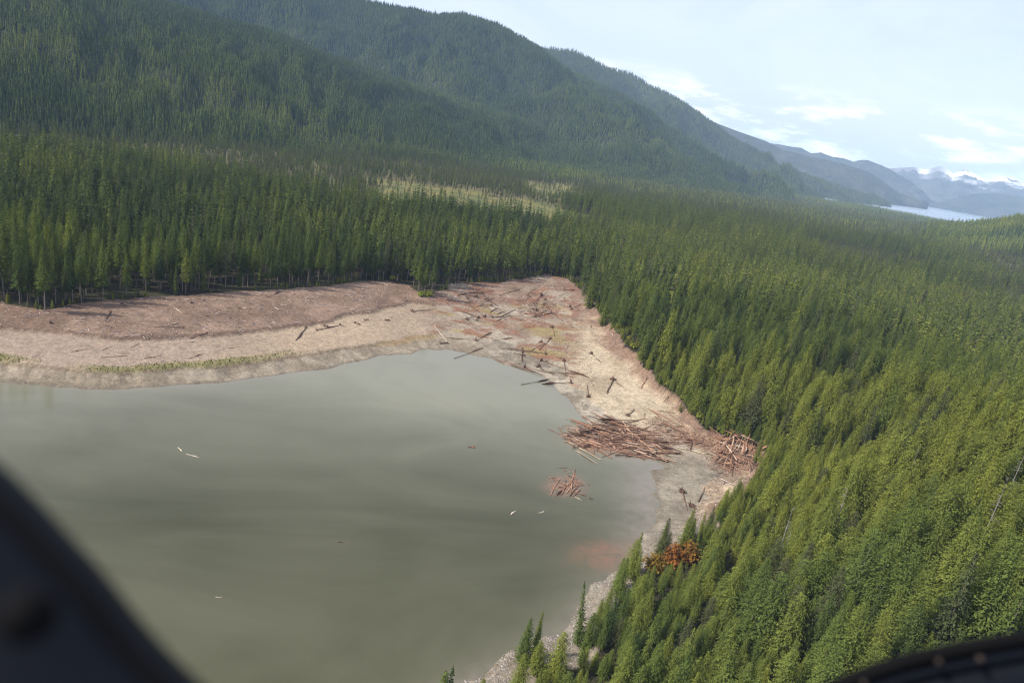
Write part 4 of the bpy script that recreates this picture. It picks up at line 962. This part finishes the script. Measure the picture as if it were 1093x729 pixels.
# ------------------------------------------------------------------ shrubs
SHR = []
for i, (h_, r_) in enumerate(((4.6, 2.6), (3.2, 2.2), (2.4, 1.9))):
    V, q = crown_quads(800 + i, h_, .4, r_, 12, 9, 9, .55, .42, .12, .35, .05)
    A = Acc(); g_ = np.random.default_rng(i)
    for s in range(6):
        a = g_.uniform(0, 6.28); A.tube([[0, 0, -.3], [math.cos(a) * .5, math.sin(a) * .5, h_ * .4], [math.cos(a) * 1.1, math.sin(a) * 1.1, h_ * .8]], [.09, .06, .02], 4, False)
    SHR.append((new_mesh('shrub_crown', V, q, [M_LEAF]), A.mesh('shrub_stems', M_BARK)))
def shrub(px, py, i, sc_, ti, lab, grp=None):
    t = thing('shrub', lab, 'shrub', at_px(px, py), grp); t.scale = (sc_,) * 3; t.rotation_euler = (0, 0, random.uniform(0, 6.28))
    link('crown', SHR[i][0], t, tint=ti); link('stems', SHR[i][1], t)
shrub(716, 602, 0, 1.45, .972, 'dark rust-red shrub at the lake edge, middle of the autumn-coloured clump')
shrub(732, 600, 0, 1.5, .945, 'orange-brown shrub on the right of the autumn-coloured clump')
shrub(698, 609, 1, 1.6, .93, 'olive-orange shrub on the left of the autumn-coloured clump')
shrub(706, 404, 0, .95, .86, 'bright lime-green bush on top of the cut sand bank')
shrub(714, 412, 1, 1.0, .80, 'yellow-green bush right of the bright lime bush on the cut bank')
edge = [(622,300),(627,306),(630,314),(634,320),(638,327),(643,333),(648,340),(653,347),(658,353),(663,359),(668,366),(674,374),(680,382),(688,390),(694,396),(720,424),(726,434),(742,450),(768,462),(790,467),(812,474),(540,297),(552,296),(572,294),(586,293),(600,293),(448,317),(456,318),(512,300),(415,298)]
for j, (a, b) in enumerate(sorted(edge)):
    shrub(a + random.uniform(0, 5), b - random.uniform(-1, 4), random.choice((1, 2, 2)), random.uniform(.8, 1.3), random.choice((.70, .74, .78, .83, .66, .90)), '%s shrub from left along the forest edge around the delta' % ordinal(j), 'brush along the forest edge')

# ------------------------------------------------------------------ loose litter, rubble, grass (uncountable)
def stuff(name, V, q, mat, label): o = link(name, new_mesh(name, V, q, [mat]), kind='stuff', label=label, category=name.replace('_', ' ')); return o
def ground_points(n, test, seed, box=(-320, 140, 110, 520)):
    g = np.random.default_rng(seed); X = g.uniform(box[0], box[1], n); Y = g.uniform(box[2], box[3], n); h, zone, t, s = terrain(X, Y)
    u, v, _ = proj(np.stack([X, Y, h], -1)); w = test(X, Y, zone, t, u, v); k = (g.random(n) < w) & (u > -60) & (u < 1093)
    return X[k], Y[k], h[k], g
def sticks(name, X, Y, Z, g, lmin, lmax, mat, label):
    n = len(X); a = g.uniform(0, 6.283, n); L = g.uniform(lmin, lmax, n) * np.where(g.random(n) < .10, 2.4, 1); r = L * .03 + .035; pit = g.normal(0, .12, n)
    d = np.stack([np.cos(a) * np.cos(pit), np.sin(a) * np.cos(pit), np.sin(pit)], -1); sd_ = np.stack([-np.sin(a), np.cos(a), a * 0], -1); upv = np.cross(d, sd_)
    c = np.stack([X, Y, Z + r * .7], -1); V = np.zeros((n, 6, 3))
    for e, sg in ((0, -1), (1, 1)):
        for j in range(3):
            t = 2.094 * j; V[:, e * 3 + j] = c + d * (sg * L * .5)[:, None] + (sd_ * math.cos(t) - upv * math.sin(t)) * r[:, None]
    b = np.arange(n)[:, None] * 6; q = np.concatenate([b + np.array([[j, (j + 1) % 3, 3 + (j + 1) % 3, 3 + j]]) for j in range(3)])
    print(name, n); stuff(name, V.reshape(-1, 3), q, mat, label)
def litter():
    def w(X, Y, z, t, u, v):
        n = fbm(X / 12, Y / 12, 401, 3); dl = sstep(u, 440, 480) * (1 - sstep(u, 620, 650)); low = sstep(v, 445, 460) * sstep(u, 600, 650)
        k = np.clip(.6 + n * 1.3, .05, 1)
        return np.where(z == 3, .45 * k, 0) + np.where(z == 2, dl * .3 * k + low * .3 + .02, 0) + np.where(z == 1, dl * .06 + .006, 0)
    X, Y, Z, g = ground_points(170000, w, 3, (-270, 130, 180, 520)); sticks('wood_litter', X, Y, Z, g, .4, 1.7, M_LITTER, 'broken sticks and bark strewn over the bare shore')
    def w2(X, Y, z, t, u, v):
        raft = np.exp(-((((u - 660) + (v - 469) * .6) / 52) ** 2 + ((v - 469 - (u - 660) * .12) / 15) ** 2) ** 2); pile = np.exp(-(((u - 790) / 30) ** 2 + ((v - 486) / 21) ** 2) ** 2)
        fl = np.exp(-(((u - 603) / 19) ** 2 + ((v - 519) / 10) ** 2) ** 2); up_ = .25 * np.exp(-(((u - 545) / 60) ** 2 + ((v - 325) / 14) ** 2) ** 2); bd = np.exp(-(((u - 730) / 34) ** 2 + ((v - 463 - (u - 730) * .35) / 8) ** 2) ** 2)
        return np.where(z < 4, np.clip(raft + pile + fl * .25 + up_ + bd * .6, 0, 1) * .8, 0)
    X, Y, Z, g = ground_points(90000, w2, 8, (0, 130, 180, 500)); Z = np.maximum(Z, .02) + g.uniform(0, .25, len(X)); sticks('driftwood_litter', X, Y, Z, g, .6, 2.6, M_RED, 'small reddish driftwood and bark packed between the logs')
M_RED = m_isl('red_driftwood', (.085, .052, .038), (.37, .235, .165))
litter()
def rubble():
    def w(X, Y, z, t, u, v):
        near = sstep(v, 560, 600) * sstep(u, 480, 520); dl = sstep(u, 500, 540) * (1 - near)
        return np.where(z == 1, near * .95 + dl * .16, 0) + np.where(z == 2, near * .9 + dl * .06, 0) + np.where(z == 3, near * .35, 0)
    X, Y, Z, g = ground_points(60000, w, 4); X2, Y2, Z2, _ = ground_points(42000, lambda X, Y, z, t, u, v: w(X, Y, z, t, u, v) * (v > 560), 14, (0, 75, 108, 220))
    X, Y, Z = np.r_[X, X2], np.r_[Y, Y2], np.r_[Z, Z2]; n = len(X); print('rubble', n)
    o = np.array([[1, 0, 0], [-1, 0, 0], [0, 1, 0], [0, -1, 0], [0, 0, 1], [0, 0, -1]], float)
    s = g.uniform(.08, .26, n) * np.where(g.random(n) < .06, 2.0, 1); V = o[None] * s[:, None, None] * g.uniform(.55, 1.2, (n, 6, 1)); V[:, :, 2] *= .7
    long_ = g.random(n) < .3; V[long_, :2] *= 3.0; V[long_, 2:] *= .6          # slivers of driftwood among the stones
    a = g.uniform(0, 6.283, n); ca, sa = np.cos(a)[:, None], np.sin(a)[:, None]; V = np.stack([V[:, :, 0] * ca - V[:, :, 1] * sa, V[:, :, 0] * sa + V[:, :, 1] * ca, V[:, :, 2]], -1)
    V += np.stack([X, Y, Z + .05], -1)[:, None]; f = np.array([[0, 2, 4], [2, 1, 4], [1, 3, 4], [3, 0, 4], [2, 0, 5], [1, 2, 5], [3, 1, 5], [0, 3, 5]])
    q = (np.arange(n)[:, None, None] * 6 + f[None]).reshape(-1, 3); stuff('shore_rubble', V.reshape(-1, 3), q, M_ROCK, 'pale rocks and cobbles along the lower right shore')
rubble()
def grass():
    def w(X, Y, z, t, u, v):
        n1 = fbm(X / 14, Y / 14, 71, 4); n3 = fbm(X / 45, Y / 45, 73, 3)
        return np.where(z == 2, sstep(.22 - t + n1 * .1 + .06 * sstep(-u, -200, 0), 0, .1) * (1 - sstep(u, 250, 360)) * sstep(n3 + n1 * .6, -.5, .0), 0)
    X, Y, Z, g = ground_points(120000, w, 6, (-330, -20, 190, 330)); n = len(X); print('grass', n)
    V = np.zeros((n, 3, 3)); a = g.uniform(0, 6.283, n); hgt = g.uniform(.25, .7, n); w_ = hgt * .45
    c = np.stack([X, Y, Z - .03], -1); sd_ = np.stack([np.cos(a), np.sin(a), a * 0], -1)
    V[:, 0] = c - sd_ * w_[:, None]; V[:, 1] = c + sd_ * w_[:, None]; V[:, 2] = c + np.stack([g.normal(0, .15, n), g.normal(0, .15, n), hgt], -1)
    stuff('grass', V.reshape(-1, 3), np.arange(n * 3).reshape(-1, 3), M_GRASS, 'strip of green grass along the top of the left mud bank')
grass()

# ------------------------------------------------------------------ aircraft window surround close to the camera
def m_plain(name, c, rough, spec=.4):
    k = MT(name); n = k.noise(k.obj(), 60, 3, .6); k.base(k.mix(k.mr(n, .35, .65, 0, 1), tuple(v * .8 for v in c), c)); k.b.inputs['Roughness'].default_value = rough; k.spec(spec); return k.m
M_PANEL = m_plain('dark_navy_trim', (.0025, .004, .0075), .6, .15); M_RUBBER = m_plain('black_rubber', (.0025, .0025, .003), .8, .1); M_TAN = m_plain('tan_fastener', (.05, .036, .028), .6, .2)
def W(px, py, depth): r = ray(px, py) / F * depth; r[2] += H; return r
def smooth_line(pts, n):
    p = np.array(pts, float); s = np.r_[0, np.cumsum(np.hypot(*np.diff(p, axis=0).T))]; t = np.linspace(0, s[-1], n)
    q = np.column_stack([np.interp(t, s, p[:, 0]), np.interp(t, s, p[:, 1])])
    for _ in range(3): q[1:-1] = .25 * q[:-2] + .5 * q[1:-1] + .25 * q[2:]
    return q
def local(A, o):                         # bring vertices relative to the thing's origin
    A.V = [v - np.asarray(o) for v in A.V]; return A
def cockpit():
    d = .30; e = smooth_line([(-150,395),(-60,470),(0,524),(28,556),(56,586),(92,624),(124,668),(152,702),(190,738),(245,792),(325,856)], 34)
    tg = np.gradient(e, axis=0); tg /= np.linalg.norm(tg, axis=1)[:, None]; nr = np.column_stack([-tg[:, 1], tg[:, 0]])   # to the lower left
    rad = 120; c = e + nr * rad; ctr = np.array([W(a, b, d) for a, b in c]); r = np.full(len(c), rad * d / F)
    o = ctr[len(ctr) // 2]
    t = thing('aircraft_door_post', 'dark navy aircraft door post blurred across the lower left corner', 'door post', tuple(o))
    A = Acc(); A.tube(ctr, r, 20); link('post', local(A, o).mesh('post', M_PANEL, True), t)
    A = Acc(); A.tube(np.array([W(a, b, d * .985) for a, b in e + nr * 9]), np.full(len(e), 10 * d / F), 10); link('edge_seal', local(A, o).mesh('edge_seal', M_RUBBER, True), t)
    fo = W(30, 655, d * .80); kn = W(30, 655, d * .70); A = Acc(); A.tube(np.array([fo, fo * .7 + kn * .3, fo * .2 + kn * .8, kn]), np.array([.016, .019, .017, .012]) * .5, 12); link('knob', local(A, o).mesh('knob', M_RUBBER, True), t)
    d = .62; e = smooth_line([(760,812),(810,772),(860,741),(900,721),(930,709),(965,698),(1000,690),(1050,680),(1093,673),(1180,661),(1260,654)], 40)
    tg = np.gradient(e, axis=0); tg /= np.linalg.norm(tg, axis=1)[:, None]; nr = np.column_stack([-tg[:, 1], tg[:, 0]])
    o = W(1000, 690, d)
    t = thing('aircraft_window_rim', 'black curved aircraft window rim with small fasteners in the lower right corner', 'window rim', tuple(o))
    def tub(off, rad, dd, mat, nm):
        A = Acc(); A.tube(np.array([W(a, b, dd) for a, b in e + nr * off]), np.full(len(e), rad * dd / F), 10); link(nm, local(A, o).mesh(nm, mat, True), t)
    tub(7, 7.5, d, M_RUBBER, 'seal'); tub(46, 22, d * 1.02, M_PANEL, 'trim'); tub(84, 24, d * .99, M_RUBBER, 'lower_trim'); tub(21, 9, d * 1.01, M_PANEL, 'groove')
    for (a, b, s) in ((1002,706,3),(1046,703,3.5),(922,729,3)):
        p = W(a, b, d * .985); q = W(a, b, d * .965); A = Acc(); A.tube(np.array([p, p * .3 + q * .7, q]), np.array([s, s, s * .5]) * d / F, 10); link('fastener', local(A, o).mesh('fastener', M_TAN, True), t)
cockpit()

# ------------------------------------------------------------------ haze
def haze():
    x0, x1, y0, y1, z0, z1 = -9900, 13500, -9900, 15500, -200, 770
    V = [(x, y, z) for z in (z0, z1) for y in (y0, y1) for x in (x0, x1)]
    Fq = [(0, 2, 3, 1), (4, 5, 7, 6), (0, 1, 5, 4), (2, 6, 7, 3), (0, 4, 6, 2), (1, 3, 7, 5)]
    m = bpy.data.materials.new('haze'); m.use_nodes = True; nt = m.node_tree; nt.nodes.clear()
    out = nt.nodes.new('ShaderNodeOutputMaterial'); pv = nt.nodes.new('ShaderNodeVolumePrincipled'); nt.links.new(pv.outputs[0], out.inputs['Volume'])
    pv.inputs['Color'].default_value = (.52, .72, 1.0, 1); pv.inputs['Density'].default_value = HAZE_DENSITY; pv.inputs['Anisotropy'].default_value = -.25
    o = link('haze', new_mesh('haze', np.array(V, float), Fq, [m]), kind='stuff', label='thin blue haze over the whole valley'); o.display_type = 'WIRE'
HAZE_DENSITY = 5.6e-5
haze()
